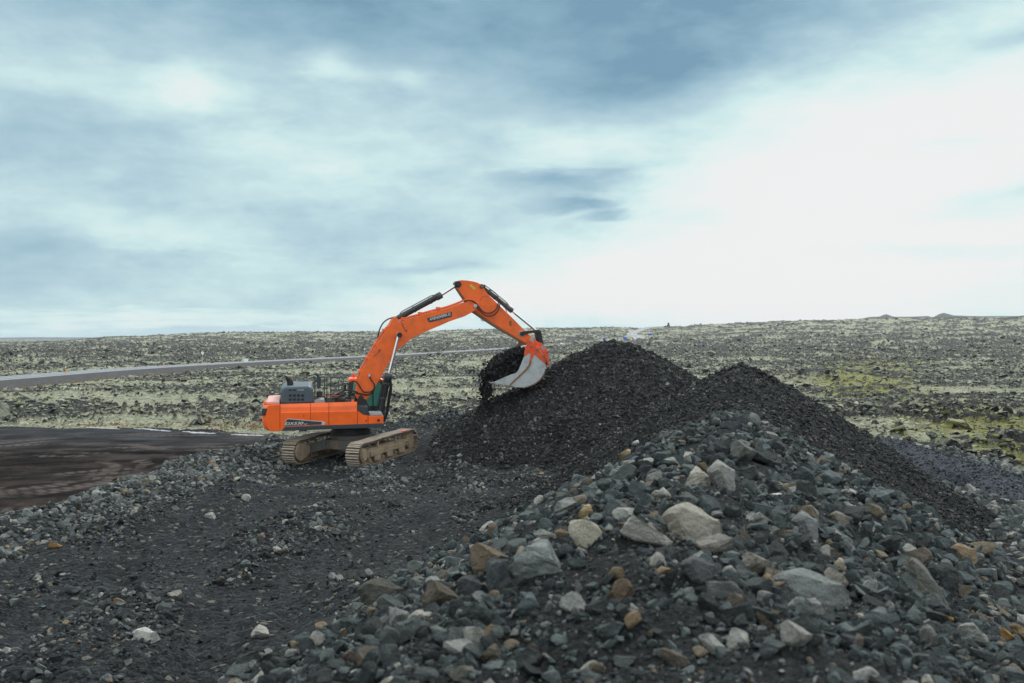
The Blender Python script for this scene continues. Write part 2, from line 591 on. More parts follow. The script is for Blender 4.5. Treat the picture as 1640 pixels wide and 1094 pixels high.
def paint(name, col, rough=0.35, dirt=0.35, dirtcol=(0.16, 0.12, 0.085), metal=0.0, spec=0.5, scale=2.5, coat=0.0):
    m, t, b = new_mat(name)
    tcd = t.node('ShaderNodeTexCoord').outputs['Object']
    n = t.noise(tcd, scale, 6, 0.6)
    n2 = t.noise(tcd, scale * 9, 4, 0.6)
    mp = t.node('ShaderNodeMapping'); mp.inputs['Scale'].default_value = (9.0, 9.0, 0.9); t.l.new(tcd, mp.inputs['Vector'])
    st_ = t.noise(mp.outputs[0], 1.3, 5, 0.65)
    f = t.math('MULTIPLY', t.smooth(t.math('MULTIPLY_ADD', n2, 0.35, n), 0.62, 0.95), dirt)
    f = t.math('ADD', f, t.math('MULTIPLY', t.smooth(st_, 0.54, 0.74), dirt * 0.7), clamp=True)
    col2 = t.mix(t.smooth(n, 0.3, 0.7, 0.0, 1.0), col, tuple(c * 0.86 for c in col))
    t.put(b.inputs['Base Color'], t.mix(f, col2, dirtcol))
    t.put(b.inputs['Roughness'], t.math('MULTIPLY_ADD', n, 0.25, rough - 0.1))
    b.inputs['Metallic'].default_value = metal
    b.inputs['Specular IOR Level'].default_value = spec
    b.inputs['Coat Weight'].default_value = coat
    return m


M = {}
M['orange'] = paint('orange_paint', (1.0, 0.145, 0.011), 0.42, 0.10, coat=0.15, scale=1.6)
M['orange_worn'] = paint('worn_orange_paint', (0.92, 0.150, 0.020), 0.5, 0.26, scale=2.2)
M['orange_bucket'] = paint('bucket_orange_paint', (0.80, 0.085, 0.015), 0.5, 0.5, scale=5)
M['slate'] = paint('slate_paint', (0.035, 0.05, 0.062), 0.45, 0.2)
M['hood'] = paint('hood_grey_paint', (0.075, 0.105, 0.13), 0.42, 0.18)
M['black'] = paint('black_steel', (0.012, 0.013, 0.015), 0.5, 0.25)
M['rubber'] = paint('hose_rubber', (0.012, 0.013, 0.014), 0.55, 0.1)
M['chrome'] = paint('cylinder_chrome', (0.78, 0.80, 0.83), 0.25, 0.0, metal=0.9)
M['cylgrey'] = paint('cylinder_grey', (0.045, 0.055, 0.062), 0.4, 0.25)
M['mudsteel'] = paint('muddy_track_steel', (0.15, 0.115, 0.085), 0.75, 0.8, dirtcol=(0.15, 0.12, 0.095), scale=4)
M['grouser'] = paint('bare_grouser_steel', (0.46, 0.40, 0.33), 0.6, 0.6, dirtcol=(0.28, 0.22, 0.16), scale=5)
M['mudframe'] = paint('muddy_frame', (0.34, 0.26, 0.175), 0.8, 0.7, dirtcol=(0.13, 0.11, 0.09), scale=3)
M['carbody'] = paint('dusty_carbody', (0.09, 0.09, 0.085), 0.75, 0.9, dirtcol=(0.22, 0.17, 0.12), scale=2)
M['bucketgrey'] = paint('scoured_bucket_steel', (0.44, 0.48, 0.49), 0.5, 0.5, dirtcol=(0.26, 0.23, 0.21), metal=0.1, scale=3.5)
M['rust'] = paint('rusty_edge', (0.22, 0.12, 0.07), 0.8, 0.5)
M['white'] = paint('white_marking', (0.78, 0.8, 0.8), 0.5, 0.15)
M['yellow'] = paint('yellow_sticker', (0.75, 0.55, 0.03), 0.5, 0.2)
M['silver'] = paint('silver_trim', (0.6, 0.66, 0.68), 0.35, 0.15, metal=0.3)
M['palegrey'] = paint('pale_grey_metal', (0.35, 0.37, 0.37), 0.55, 0.35)
M['toppink'] = paint('pinkish_top_paint', (0.72, 0.38, 0.32), 0.5, 0.5, dirtcol=(0.5, 0.42, 0.4), scale=3)  # paler and pinker than the body orange, for the counterweight top
M['blue'] = paint('blue_sign', (0.01, 0.10, 0.62), 0.4, 0.1)
M['galv'] = paint('galvanised_post', (0.5, 0.52, 0.53), 0.5, 0.2)
M['postorange'] = paint('marker_orange', (0.8, 0.3, 0.02), 0.5, 0.15)
m, t, b = new_mat('cab_glass'); M['glass'] = m
b.inputs['Base Color'].default_value = (0.12, 0.50, 0.40, 1); b.inputs['Roughness'].default_value = 0.12
b.inputs['Transmission Weight'].default_value = 0.12; b.inputs['Specular IOR Level'].default_value = 0.8
m, t, b = new_mat('snow'); M['snow'] = m
b.inputs['Base Color'].default_value = (0.40, 0.41, 0.43, 1); b.inputs['Roughness'].default_value = 0.7
b.inputs['Subsurface Weight'].default_value = 0.0

# lava with moss
m, t, b = new_mat('mossy_lava'); M['lava'] = m
pos = t.node('ShaderNodeNewGeometry').outputs['Position']
att = t.node('ShaderNodeAttribute', attribute_name='rock').outputs['Fac']
cA = t.noise(pos, 1.1, 5, 0.65); cB = t.noise(pos, 0.05, 4, 0.55); cC = t.noise(pos, 0.35, 5, 0.6); cD = t.noise(pos, 4.5, 4, 0.7)
# height-of-moss mask: dark lava where the ground breaks into rock
mask = t.math('ADD', t.math('MULTIPLY', att, 0.85), t.math('MULTIPLY', t.math('SUBTRACT', cA, 0.5), 1.7))
mask = t.math('ADD', mask, t.math('MULTIPLY', t.math('SUBTRACT', cD, 0.5), 1.6))
mask = t.math('ADD', mask, t.math('MULTIPLY', t.math('SUBTRACT', cB, 0.5), 1.0))
mask = t.smooth(mask, 0.32, 0.56)
yel = t.node('ShaderNodeAttribute', attribute_name='yellow').outputs['Fac']
moss = t.ramp(cC, [(0.25, (0.19, 0.20, 0.14)), (0.42, (0.30, 0.315, 0.225)), (0.58, (0.41, 0.425, 0.325)), (0.74, (0.33, 0.33, 0.18))])
moss = t.mix(1.0, moss, t.ramp(cD, [(0.3, (0.62, 0.62, 0.60)), (0.6, (1.12, 1.12, 1.12))]), 'MULTIPLY')
moss = t.mix(t.math('MULTIPLY', t.smooth(t.math('ADD', yel, t.math('MULTIPLY', t.math('SUBTRACT', cC, 0.5), 2.0)), 0.30, 0.85), 0.85), moss, (0.25, 0.255, 0.085))
moss = t.mix(t.math('MULTIPLY', t.smooth(cB, 0.60, 0.72), 0.6), moss, (0.17, 0.13, 0.09))
rockc = t.ramp(t.noise(pos, 1.9, 5, 0.75), [(0.3, (0.026, 0.027, 0.029)), (0.5, (0.060, 0.062, 0.062)), (0.7, (0.17, 0.175, 0.16))])
t.put(b.inputs['Base Color'], t.mix(mask, moss, rockc))
b.inputs['Roughness'].default_value = 0.95; b.inputs['Specular IOR Level'].default_value = 0.15
cush = t.voro(pos, 1.5, 'SMOOTH_F1')
hh = t.math('ADD', t.math('MULTIPLY', t.noise(pos, 1.6, 6, 0.7), 0.8), t.math('MULTIPLY', cD, 0.3))
hh = t.math('SUBTRACT', hh, t.math('MULTIPLY', cush, 0.5))
bump(t, b, hh, 1.0, 1.1)

m, t, b = new_mat('lava_block'); M['lavarock'] = m
pos = t.node('ShaderNodeNewGeometry').outputs['Position']
oi = t.node('ShaderNodeObjectInfo')
nz = t.node('ShaderNodeSeparateXYZ'); t.l.new(t.node('ShaderNodeNewGeometry').outputs['Normal'], nz.inputs[0])
c0 = t.ramp(oi.outputs['Random'], [(0.0, (0.022, 0.023, 0.026)), (0.45, (0.046, 0.047, 0.050)), (0.8, (0.09, 0.092, 0.090)), (1.0, (0.22, 0.225, 0.20))])
tuft = t.smooth(t.math('ADD', t.noise(pos, 1.7, 5, 0.7), t.math('MULTIPLY', nz.outputs[2], 0.20)), 0.56, 0.68)
t.put(b.inputs['Base Color'], t.mix(tuft, c0, (0.27, 0.29, 0.22)))
b.inputs['Roughness'].default_value = 0.95; b.inputs['Specular IOR Level'].default_value = 0.15
bump(t, b, t.noise(pos, 3.0, 6, 0.75), 1.0, 0.5)

m, t, b = new_mat('moss_cushion'); M['cushion'] = m
pos = t.node('ShaderNodeNewGeometry').outputs['Position']
oi = t.node('ShaderNodeObjectInfo')
c0 = t.ramp(t.math('ADD', t.math('MULTIPLY', oi.outputs['Random'], 0.6), t.math('MULTIPLY', t.noise(pos, 0.06, 4, 0.6), 0.5)),
            [(0.12, (0.21, 0.22, 0.165)), (0.35, (0.33, 0.345, 0.255)), (0.6, (0.46, 0.475, 0.375)), (0.85, (0.35, 0.35, 0.20))])
c0 = t.mix(1.0, c0, t.ramp(t.noise(pos, 5.0, 4, 0.7), [(0.32, (0.55, 0.55, 0.53)), (0.6, (1.15, 1.15, 1.15))]), 'MULTIPLY')
t.put(b.inputs['Base Color'], c0)
b.inputs['Roughness'].default_value = 1.0; b.inputs['Specular IOR Level'].default_value = 0.1
bump(t, b, t.noise(pos, 4.0, 5, 0.75), 1.0, 0.3)

m, t, b = new_mat('yellow_moss_cushion'); M['cushion_yellow'] = m
pos = t.node('ShaderNodeNewGeometry').outputs['Position']
oi = t.node('ShaderNodeObjectInfo')
c0 = t.ramp(t.math('ADD', t.math('MULTIPLY', oi.outputs['Random'], 0.6), t.math('MULTIPLY', t.noise(pos, 0.06, 4, 0.6), 0.5)),
            [(0.12, (0.15, 0.15, 0.06)), (0.35, (0.24, 0.24, 0.085)), (0.6, (0.31, 0.315, 0.15)), (0.85, (0.36, 0.36, 0.22))])
c0 = t.mix(1.0, c0, t.ramp(t.noise(pos, 5.0, 4, 0.7), [(0.32, (0.55, 0.55, 0.53)), (0.6, (1.15, 1.15, 1.15))]), 'MULTIPLY')
t.put(b.inputs['Base Color'], c0)
b.inputs['Roughness'].default_value = 1.0; b.inputs['Specular IOR Level'].default_value = 0.1
bump(t, b, t.noise(pos, 4.0, 5, 0.75), 1.0, 0.3)

# yard
m, t, b = new_mat('packed_black_dirt'); M['yard'] = m
pos = t.node('ShaderNodeNewGeometry').outputs['Position']
sp = t.node('ShaderNodeSeparateXYZ'); t.l.new(pos, sp.inputs[0])
st = t.node('ShaderNodeMapping'); st.inputs['Scale'].default_value = (0.55, 0.9, 1.0); st.inputs['Rotation'].default_value = (0, 0, R(-8)); t.l.new(pos, st.inputs['Vector'])
n_ = t.noise(st.outputs[0], 0.35, 8, 0.62, 0.1)
n2_ = t.noise(pos, 6.0, 5, 0.7)
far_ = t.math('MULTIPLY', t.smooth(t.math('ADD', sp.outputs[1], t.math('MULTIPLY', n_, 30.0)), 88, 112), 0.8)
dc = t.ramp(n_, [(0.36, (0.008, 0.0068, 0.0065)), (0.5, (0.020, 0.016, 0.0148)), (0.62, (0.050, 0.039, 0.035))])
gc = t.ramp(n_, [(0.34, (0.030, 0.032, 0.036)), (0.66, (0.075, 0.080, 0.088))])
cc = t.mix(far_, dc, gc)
wob = t.math('MULTIPLY', t.math('SUBTRACT', t.noise(pos, 0.35, 3, 0.5), 0.5), 2.2)
marks = None
for (cx_, cy_, rr_, wd_) in ((-36, 66, 8.5, .35), (-36, 66, 10.6, .35), (-37, 70, 12.5, .5), (-30, 74, 15.0, .35), (-30, 74, 17.1, .35), (-20, 10, 57, .3), (-20, 10, 59.1, .3), (-45, 120, 46, .4), (-45, 120, 48.2, .4), (-26, 62, 5.5, .4)):
    dx = t.math('SUBTRACT', sp.outputs[0], cx_); dy = t.math('MULTIPLY', t.math('SUBTRACT', sp.outputs[1], cy_), 0.8)
    rad_ = t.math('SQRT', t.math('ADD', t.math('MULTIPLY', dx, dx), t.math('MULTIPLY', dy, dy)))
    d_ = t.math('ABSOLUTE', t.math('ADD', t.math('SUBTRACT', rad_, rr_), wob))
    ring_ = t.smooth(d_, wd_ * 1.6, wd_ * 0.7)
    lug = t.math('GREATER_THAN', t.math('SINE', t.math('MULTIPLY', t.math('ARCTAN2', dy, dx), rr_ * 9.0)), -0.3)
    mk = t.math('MULTIPLY', ring_, t.math('MULTIPLY_ADD', lug, 0.6, 0.4))
    marks = mk if marks is None else t.math('MAXIMUM', marks, mk)
marks = t.math('MULTIPLY', marks, t.smooth(t.noise(pos, 0.12, 3, 0.6), 0.40, 0.56))
cc = t.mix(t.math('MULTIPLY', marks, 0.8), cc, (0.125, 0.105, 0.096))
t.put(b.inputs['Base Color'], t.mix(t.smooth(n2_, 0.60, 0.74), cc, (0.085, 0.08, 0.078)))
b.inputs['Roughness'].default_value = 0.95; b.inputs['Specular IOR Level'].default_value = 0.04
bump(t, b, t.math('ADD', t.math('ADD', n2_, t.math('MULTIPLY', n_, 1.2)), t.math('MULTIPLY', marks, -0.5)), 1.0, 0.25)


def rubble_mat(name, dark, mid, light, scale, extra=None):
    m, t, b = new_mat(name)
    pos = t.node('ShaderNodeNewGeometry').outputs['Position']
    big = t.noise(pos, 0.45, 4, 0.6)
    vc = t.node('ShaderNodeTexVoronoi'); vc.inputs['Scale'].default_value = scale; t.put(vc.inputs['Vector'], pos)
    vd = t.node('ShaderNodeTexVoronoi'); vd.inputs['Scale'].default_value = scale * 2.7; t.put(vd.inputs['Vector'], pos)
    sc1 = t.node('ShaderNodeSeparateColor'); t.l.new(vc.outputs['Color'], sc1.inputs[0])
    sc2 = t.node('ShaderNodeSeparateColor'); t.l.new(vd.outputs['Color'], sc2.inputs[0])
    k = t.math('ADD', t.math('MULTIPLY', sc1.outputs[0], 0.5), t.math('MULTIPLY', sc2.outputs[0], 0.5))
    k = t.math('ADD', k, t.math('MULTIPLY', t.math('SUBTRACT', big, 0.5), 0.7))
    col = t.ramp(k, [(0.15, dark), (0.5, mid), (0.88, light)])
    if extra:
        col = t.mix(t.smooth(sc1.outputs[1], 0.965, 0.98), col, extra)
    t.put(b.inputs['Base Color'], col)
    b.inputs['Roughness'].default_value = 0.92; b.inputs['Specular IOR Level'].default_value = 0.08
    h = t.math('SUBTRACT', 1.0, t.math('ADD', t.math('MULTIPLY', vc.outputs['Distance'], 0.65), t.math('MULTIPLY', vd.outputs['Distance'], 0.35)))
    h = t.math('ADD', h, t.math('MULTIPLY', t.noise(pos, scale * 1.5, 5, 0.7), 0.6))
    bump(t, b, h, 1.0, 0.9 / scale)
    return m


M['g_floor'] = rubble_mat('grey_gravel_floor', (0.0107, 0.0124, 0.0144), (0.0238, 0.0274, 0.0302), (0.0535, 0.0601, 0.0617), 9.0, (0.1309, 0.1306, 0.1098))
M['g_pile'] = rubble_mat('dark_gravel', (0.0112, 0.0122, 0.0139), (0.0240, 0.0254, 0.0278), (0.0510, 0.0527, 0.0527), 9.0)
M['g_near'] = rubble_mat('heap_fines', (0.0085, 0.0097, 0.0107), (0.0176, 0.0198, 0.0213), (0.0336, 0.0369, 0.0373), 26.0)
M['g_blue'] = rubble_mat('bluish_gravel', (0.022, 0.026, 0.033), (0.045, 0.052, 0.063), (0.09, 0.10, 0.115), 8.0)


def rock_mat(name, stops, dust=0.25, objcol=False):
    m, t, b = new_mat(name)
    pos = t.node('ShaderNodeNewGeometry').outputs['Position']
    oi = t.node('ShaderNodeObjectInfo')
    if objcol: col = oi.outputs['Color']
    else: col = t.ramp(oi.outputs['Random'], stops)
    n = t.noise(pos, 9.0, 5, 0.65); nb = t.noise(pos, 60.0, 4, 0.7)
    col = t.mix(1.0, col, t.ramp(n, [(0.25, (0.55, 0.55, 0.56)), (0.5, (0.95, 0.95, 0.95)), (0.72, (1.35, 1.33, 1.28))]), 'MULTIPLY')
    col = t.mix(1.0, col, t.ramp(nb, [(0.3, (0.72, 0.72, 0.72)), (0.7, (1.25, 1.25, 1.25))]), 'MULTIPLY')
    g = t.node('ShaderNodeNewGeometry'); s = t.node('ShaderNodeSeparateXYZ'); t.l.new(g.outputs['Normal'], s.inputs[0])
    df = t.math('MULTIPLY', t.smooth(t.math('ADD', n, t.math('MULTIPLY', s.outputs[2], -0.1)), 0.45, 0.62), dust)
    t.put(b.inputs['Base Color'], t.mix(df, col, (0.05, 0.05, 0.05)))
    b.inputs['Roughness'].default_value = 0.85; b.inputs['Specular IOR Level'].default_value = 0.15
    bump(t, b, t.math('ADD', n, t.math('MULTIPLY', nb, 0.45)), 1.0, 0.06)
    return m


GREY = [(0.0, (0.0278, 0.0328, 0.0359)), (0.3, (0.0509, 0.0616, 0.0656)), (0.6, (0.0787, 0.1005, 0.1025)), (0.82, (0.1203, 0.1467, 0.1480)),
        (0.90, (0.20, 0.205, 0.19)), (0.955, (0.36, 0.355, 0.32)), (0.965, (0.17, 0.145, 0.105)), (0.99, (0.15, 0.125, 0.09)), (1.0, (0.22, 0.165, 0.10))]
M['r_near'] = rock_mat('heap_stone', GREY)
M['r_rock'] = rock_mat('rock_stone', None, 0.3, True)
M['r_floor'] = rock_mat('floor_stone', [(0.0, (0.0219, 0.0251, 0.0277)), (0.45, (0.0447, 0.0513, 0.0554)), (0.75, (0.0844, 0.0982, 0.1013)), (0.90, (0.1489, 0.1672, 0.1652)),
                                        (0.965, (0.30, 0.30, 0.275)), (0.985, (0.19, 0.155, 0.105)), (1.0, (0.24, 0.17, 0.09))])
M['r_pale'] = rock_mat('pale_floor_stone', [(0.0, (0.0545, 0.0626, 0.0644)), (0.4, (0.1091, 0.1242, 0.1242)), (0.75, (0.1818, 0.2024, 0.1978)), (0.93, (0.3091, 0.3128, 0.2851)),
                                            (0.975, (0.20, 0.17, 0.12)), (1.0, (0.26, 0.18, 0.09))], 0.12)
M['r_pile'] = rock_mat('dark_pile_stone', [(0.0, (0.0145, 0.0153, 0.0175)), (0.45, (0.0314, 0.0330, 0.0363)), (0.8, (0.0604, 0.0636, 0.0649)), (0.95, (0.1147, 0.1207, 0.1193)),
                                           (0.985, (0.17, 0.15, 0.115)), (1.0, (0.26, 0.25, 0.22))])
M['r_blue'] = rock_mat('bluish_stone', [(0.0, (0.028, 0.034, 0.042)), (0.6, (0.062, 0.074, 0.090)), (1.0, (0.15, 0.165, 0.185))])
M['r_load'] = rock_mat('load_dark_gravel', [(0.0, (0.009, 0.0095, 0.011)), (0.7, (0.024, 0.026, 0.029)), (1.0, (0.06, 0.06, 0.06))])  # darker grey than the stone on the piles

# ------------------------------------------------------------------ the ground: one radial sheet, cut into its zones
core = np.arange(-34, 34.0001, 0.058)
side = []
a, s = 34.0, 0.07
while a < 180:
    s = min(s * 1.10, 4.0); a += s
    side.append(min(a, 180.0))
side = np.array(side)
azs = np.radians(np.concatenate([-side[::-1], core, side]))
rad = [0.5]
while rad[-1] < 9000:
    q = rad[-1]
    f = 1.03 if q < 2.2 else 1.0065 if q < 26 else 1.0055 if q < 70 else 1.0036 if q < 380 else 1.0065 if q < 1600 else 1.06
    rad.append(q * f)
rad = np.array(rad)
A_, R_ = np.meshgrid(azs, rad)
gx = (R_ * np.sin(A_)).ravel(); gy = (R_ * np.cos(A_)).ravel()
gz, gzone, grock = land(gx, gy)
nr, na = A_.shape
idx = np.arange(nr * na).reshape(nr, na)
quads = np.stack([idx[:-1, :-1], idx[:-1, 1:], idx[1:, 1:], idx[1:, :-1]], -1).reshape(-1, 4)[:, ::-1]
fz = gzone[quads[:, 0]]
vco = np.stack([gx, gy, gz], 1)
YELLOW = [(150, 420, 0), (120, 330, 0), (85, 247, 0), (58, 160, 0), (39, 90, 0), (31, 64, 0), (25.5, 48, 0), (23.5, 40, 0)]
yd_, _ = linedist(gx, gy, YELLOW)
yelm = 1.0 * np.exp(-(yd_ / (1.5 + 0.05 * np.hypot(gx, gy))) ** 2)
yelm = np.maximum(yelm, 0.30 * sstep((gx - 25) / 30) * sstep((220 - gy) / 100)) + 0.12 * fbm(gx, gy, 18, 2, .5, 401)


def zone_obj(name, ids, mat):
    q = quads[np.isin(fz, ids)]
    used, inv = np.unique(q, return_inverse=True)
    o = mesh_obj(name, vco[used], inv.reshape(-1, 4), 4, mat, smooth=True)
    return o, used


lava_o, used = zone_obj('lava_terrain', [0], M['lava'])
for nm, arr in (('rock', grock), ('yellow', yelm)):
    at_ = lava_o.data.attributes.new(nm, 'FLOAT', 'POINT'); at_.data.foreach_set('value', arr[used].astype(np.float32))
tag(lava_o, kind='structure')
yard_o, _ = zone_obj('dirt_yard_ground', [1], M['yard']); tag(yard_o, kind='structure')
floor_o, _ = zone_obj('gravel_ground', [2], M['g_floor']); tag(floor_o, kind='structure')
pile_o, _ = zone_obj('gravel_pile', [3], M['g_pile'])
tag(pile_o, 'tall cone of black crushed lava gravel behind the excavator bucket', 'gravel pile', 'heaps of quarried stone')
heap_o, _ = zone_obj('rubble_heap', [4], M['g_near'])
tag(heap_o, 'long ridge of coarse grey rubble running from the foreground to a dark pointed end', 'rubble heap', 'heaps of quarried stone')
berm_o, _ = zone_obj('gravel_berm', [5], M['g_blue'])
tag(berm_o, 'low bluish gravel bank beside the mossy lava at the right', 'gravel bank', 'heaps of quarried stone')


def hz(x, y):
    z, _, _ = land(np.array([x], float), np.array([y], float))
    return float(z[0])


# ------------------------------------------------------------------ road, far hills, roadside things
def ribbon(pts, half, dz, name, mat, thick=0.0):
    vs = []; fs = []
    n = len(pts)
    for i, (x, y, z) in enumerate(pts):
        a = pts[max(i - 1, 0)]; b_ = pts[min(i + 1, n - 1)]
        tx, ty = b_[0] - a[0], b_[1] - a[1]
        l = math.hypot(tx, ty); nx, ny = ty / l, -tx / l
        l0, l1 = half if isinstance(half, tuple) else (-half, half)
        vs += [(x + nx * l0, y + ny * l0, z + dz), (x + nx * l1, y + ny * l1, z + dz)]
    for i in range(n - 1):
        fs.append((2 * i, 2 * i + 1, 2 * i + 3, 2 * i + 2))
    mb = MB(); mb.add(vs, fs)
    return mb.build(name, mat)


m, t, b = new_mat('worn_asphalt'); M['asphalt'] = m
pos = t.node('ShaderNodeNewGeometry').outputs['Position']
t.put(b.inputs['Base Color'], t.ramp(t.noise(pos, 0.25, 5, 0.6), [(0.3, (0.125, 0.135, 0.15)), (0.7, (0.175, 0.19, 0.205))]))
b.inputs['Roughness'].default_value = 0.65
m, t, b = new_mat('road_line'); M['line'] = m
b.inputs['Base Color'].default_value = (0.7, 0.7, 0.68, 1)
DR = catmull(ROADW, 14)
road = ribbon(DR, 4.9, 0.05, 'road', M['asphalt']); tag(road, kind='structure')
for sgn in (-1, 1):
    e = ribbon(DR, (sgn * 4.3 - 0.12, sgn * 4.3 + 0.12), 0.058, 'road_edge_line', M['line']); tag(e, kind='structure')
cl = ribbon(DR, (-0.09, 0.09), 0.058, 'road_centre_line', M['line']); tag(cl, kind='structure')
m, t, b = new_mat('verge_gravel'); M['verge'] = m
pos = t.node('ShaderNodeNewGeometry').outputs['Position']
t.put(b.inputs['Base Color'], t.ramp(t.noise(pos, 0.8, 5, 0.7), [(0.3, (0.022, 0.024, 0.026)), (0.6, (0.045, 0.046, 0.048)), (0.8, (0.09, 0.085, 0.075))]))
b.inputs['Roughness'].default_value = 0.95


def banked(pts, inner, outer, drop, name, mat):
    """sloping road shoulder: inner edge at road height, outer edge dropped, closed underneath"""
    vs = []; n = len(pts); fs = []
    for i, (x, y, z) in enumerate(pts):
        a = pts[max(i - 1, 0)]; b_ = pts[min(i + 1, n - 1)]
        tx, ty = b_[0] - a[0], b_[1] - a[1]; l = math.hypot(tx, ty); nx, ny = ty / l, -tx / l
        vs += [(x + nx * inner, y + ny * inner, z + 0.045), (x + nx * (inner + 0.75 * (1 if outer > 0 else -1)), y + ny * (inner + 0.75 * (1 if outer > 0 else -1)), z + 0.0),
               (x + nx * outer, y + ny * outer, z - drop), (x + nx * inner, y + ny * inner, z - drop)]
    for i in range(n - 1):
        for k in range(4):
            fs.append((4 * i + k, 4 * i + (k + 1) % 4, 4 * i + 4 + (k + 1) % 4, 4 * i + 4 + k))
    mb = MB(); mb.add(vs, fs)
    return tag(mb.build(name, mat), kind='structure')


banked(DR[:110], 4.9, 9.6, 1.75, 'road_embankment', M['verge'])
banked(DR[:110], -4.9, -8.2, 1.2, 'road_verge', M['verge'])

# rust-coloured dry grass tufts along the foot of the embankment
m, t, b = new_mat('dry_grass'); M['drygrass'] = m
oi = t.node('ShaderNodeObjectInfo')
pos = t.node('ShaderNodeNewGeometry').outputs['Position']
t.put(b.inputs['Base Color'], t.ramp(t.noise(pos, 0.3, 4, 0.6), [(0.35, (0.30, 0.27, 0.13)), (0.5, (0.30, 0.17, 0.08)), (0.7, (0.19, 0.075, 0.03))]))
b.inputs['Roughness'].default_value = 0.95
mb = MB()
rg = random.Random(3)


def tuft(mb, x, y, z, s):
    for k in range(7):
        a = rg.uniform(0, 6.28); l = s * rg.uniform(0.6, 1.2); w = s * 0.3
        dx, dy = math.cos(a), math.sin(a)
        mb.add([(x - dy * w, y + dx * w, z - .1), (x + dy * w, y - dx * w, z - .1), (x + dx * l * 0.7, y + dy * l * 0.7, z + l * 0.8)], [(0, 1, 2)])


for k in range(900):
    i = rg.randint(8, 95); x, y, z = DR[i]
    a = DR[i - 1]; b_ = DR[i + 1]; tx, ty = b_[0] - a[0], b_[1] - a[1]; l = math.hypot(tx, ty); nx, ny = ty / l, -tx / l
    f = rg.random(); x += (b_[0] - x) * f; y += (b_[1] - y) * f
    d = rg.choice([rg.gauss(9.9, 1.0), rg.gauss(9.9, 1.0), rg.gauss(-9, 1.2)])
    tuft(mb, x + nx * d, y + ny * d, z - 1.25 if d > 0 else z - 1.0, rg.uniform(0.25, 0.6))
for k in range(700):
    x0 = rg.choice([(-30, 101.5), (-22, 97.5), (-24, 99), (-43, 103), (-14, 92)]); x = rg.gauss(x0[0], 3.2); y = rg.gauss(x0[1], 0.9)
    tuft(mb, x, y, hz(x, y) if k % 1 == 0 else 0, rg.uniform(0.12, 0.3))
tag(mb.build('dry_grass', M['drygrass']), 'rusty dry grass along the road bank and yard edge', 'grass', kind='stuff')

# thin patches of old snow on the yard's far edge
cam_rot = cam.rotation_euler.to_matrix()


def hits(px, py, zoff=0.0, far=400):
    """where the sight lines through photo pixels meet the ground"""
    px = np.atleast_1d(np.asarray(px, float)); py = np.atleast_1d(np.asarray(py, float))
    d = np.stack([(px - 820) / FPX, (547.0 - py) / FPX, -np.ones_like(px)], 1) @ np.array(cam_rot).T
    s = np.geomspace(2.0, far, 900)
    P = d[:, None, :] * s[None, :, None]
    z, _, _ = land(P[..., 0], P[..., 1])
    below = (H + P[..., 2]) < z + zoff
    k = np.argmax(below, 1); k = np.where(below.any(1), k, len(s) - 1)
    q = np.maximum(k - 1, 0)
    i = np.arange(len(px))
    g0 = (H + P[i, q, 2]) - z[i, q]; g1 = (H + P[i, k, 2]) - z[i, k]
    f = np.clip(g0 / np.where(np.abs(g0 - g1) < 1e-6, 1, g0 - g1), 0, 1)
    ss = s[q] + (s[k] - s[q]) * f
    out = d * ss[:, None]
    return np.stack([out[:, 0], out[:, 1], H + out[:, 2]], 1)


snow_lab = ['thin snow strip on the yard edge farthest from the excavator', 'thin snow strip second farthest from the excavator along the yard edge',
            'thin snow strip second nearest the excavator along the yard edge', 'thin snow strip at the yard edge just behind the excavator counterweight']
for (xa, ya, xb, yb), lab in zip(((130, 684, 192, 687.5), (214, 686.5, 274, 691), (292, 692, 346, 695), (370, 696.5, 424, 698)), snow_lab):
    n = 22
    pxs = np.linspace(xa, xb, n); pys = np.linspace(ya, yb, n)
    hp = hits(pxs, pys)
    mb = MB(); vs = []; fs = []
    for i, p in enumerate(hp):
        tt = i / (n - 1); wd = (0.22 * math.sin(math.pi * min(max(tt, 0.03), 0.97)) ** 0.5) * rg.uniform(0.35, 1.1)
        for k, q in enumerate((-1, -0.5, 0.4, 1)):
            vs.append((p[0] + rg.uniform(-.05, .05), p[1] + q * wd, hz(p[0], p[1] + q * wd) + (0.07 if k in (1, 2) else 0.004) * rg.uniform(0.8, 1.2)))
    for i in range(n - 1):
        for k in range(3): fs.append((4 * i + k, 4 * i + k + 1, 4 * i + k + 5, 4 * i + k + 4))
    mb.add(vs, fs, True)
    tag(mb.build('snow_patch', M['snow']), lab, 'snow patch', 'snow strips at the yard edge')


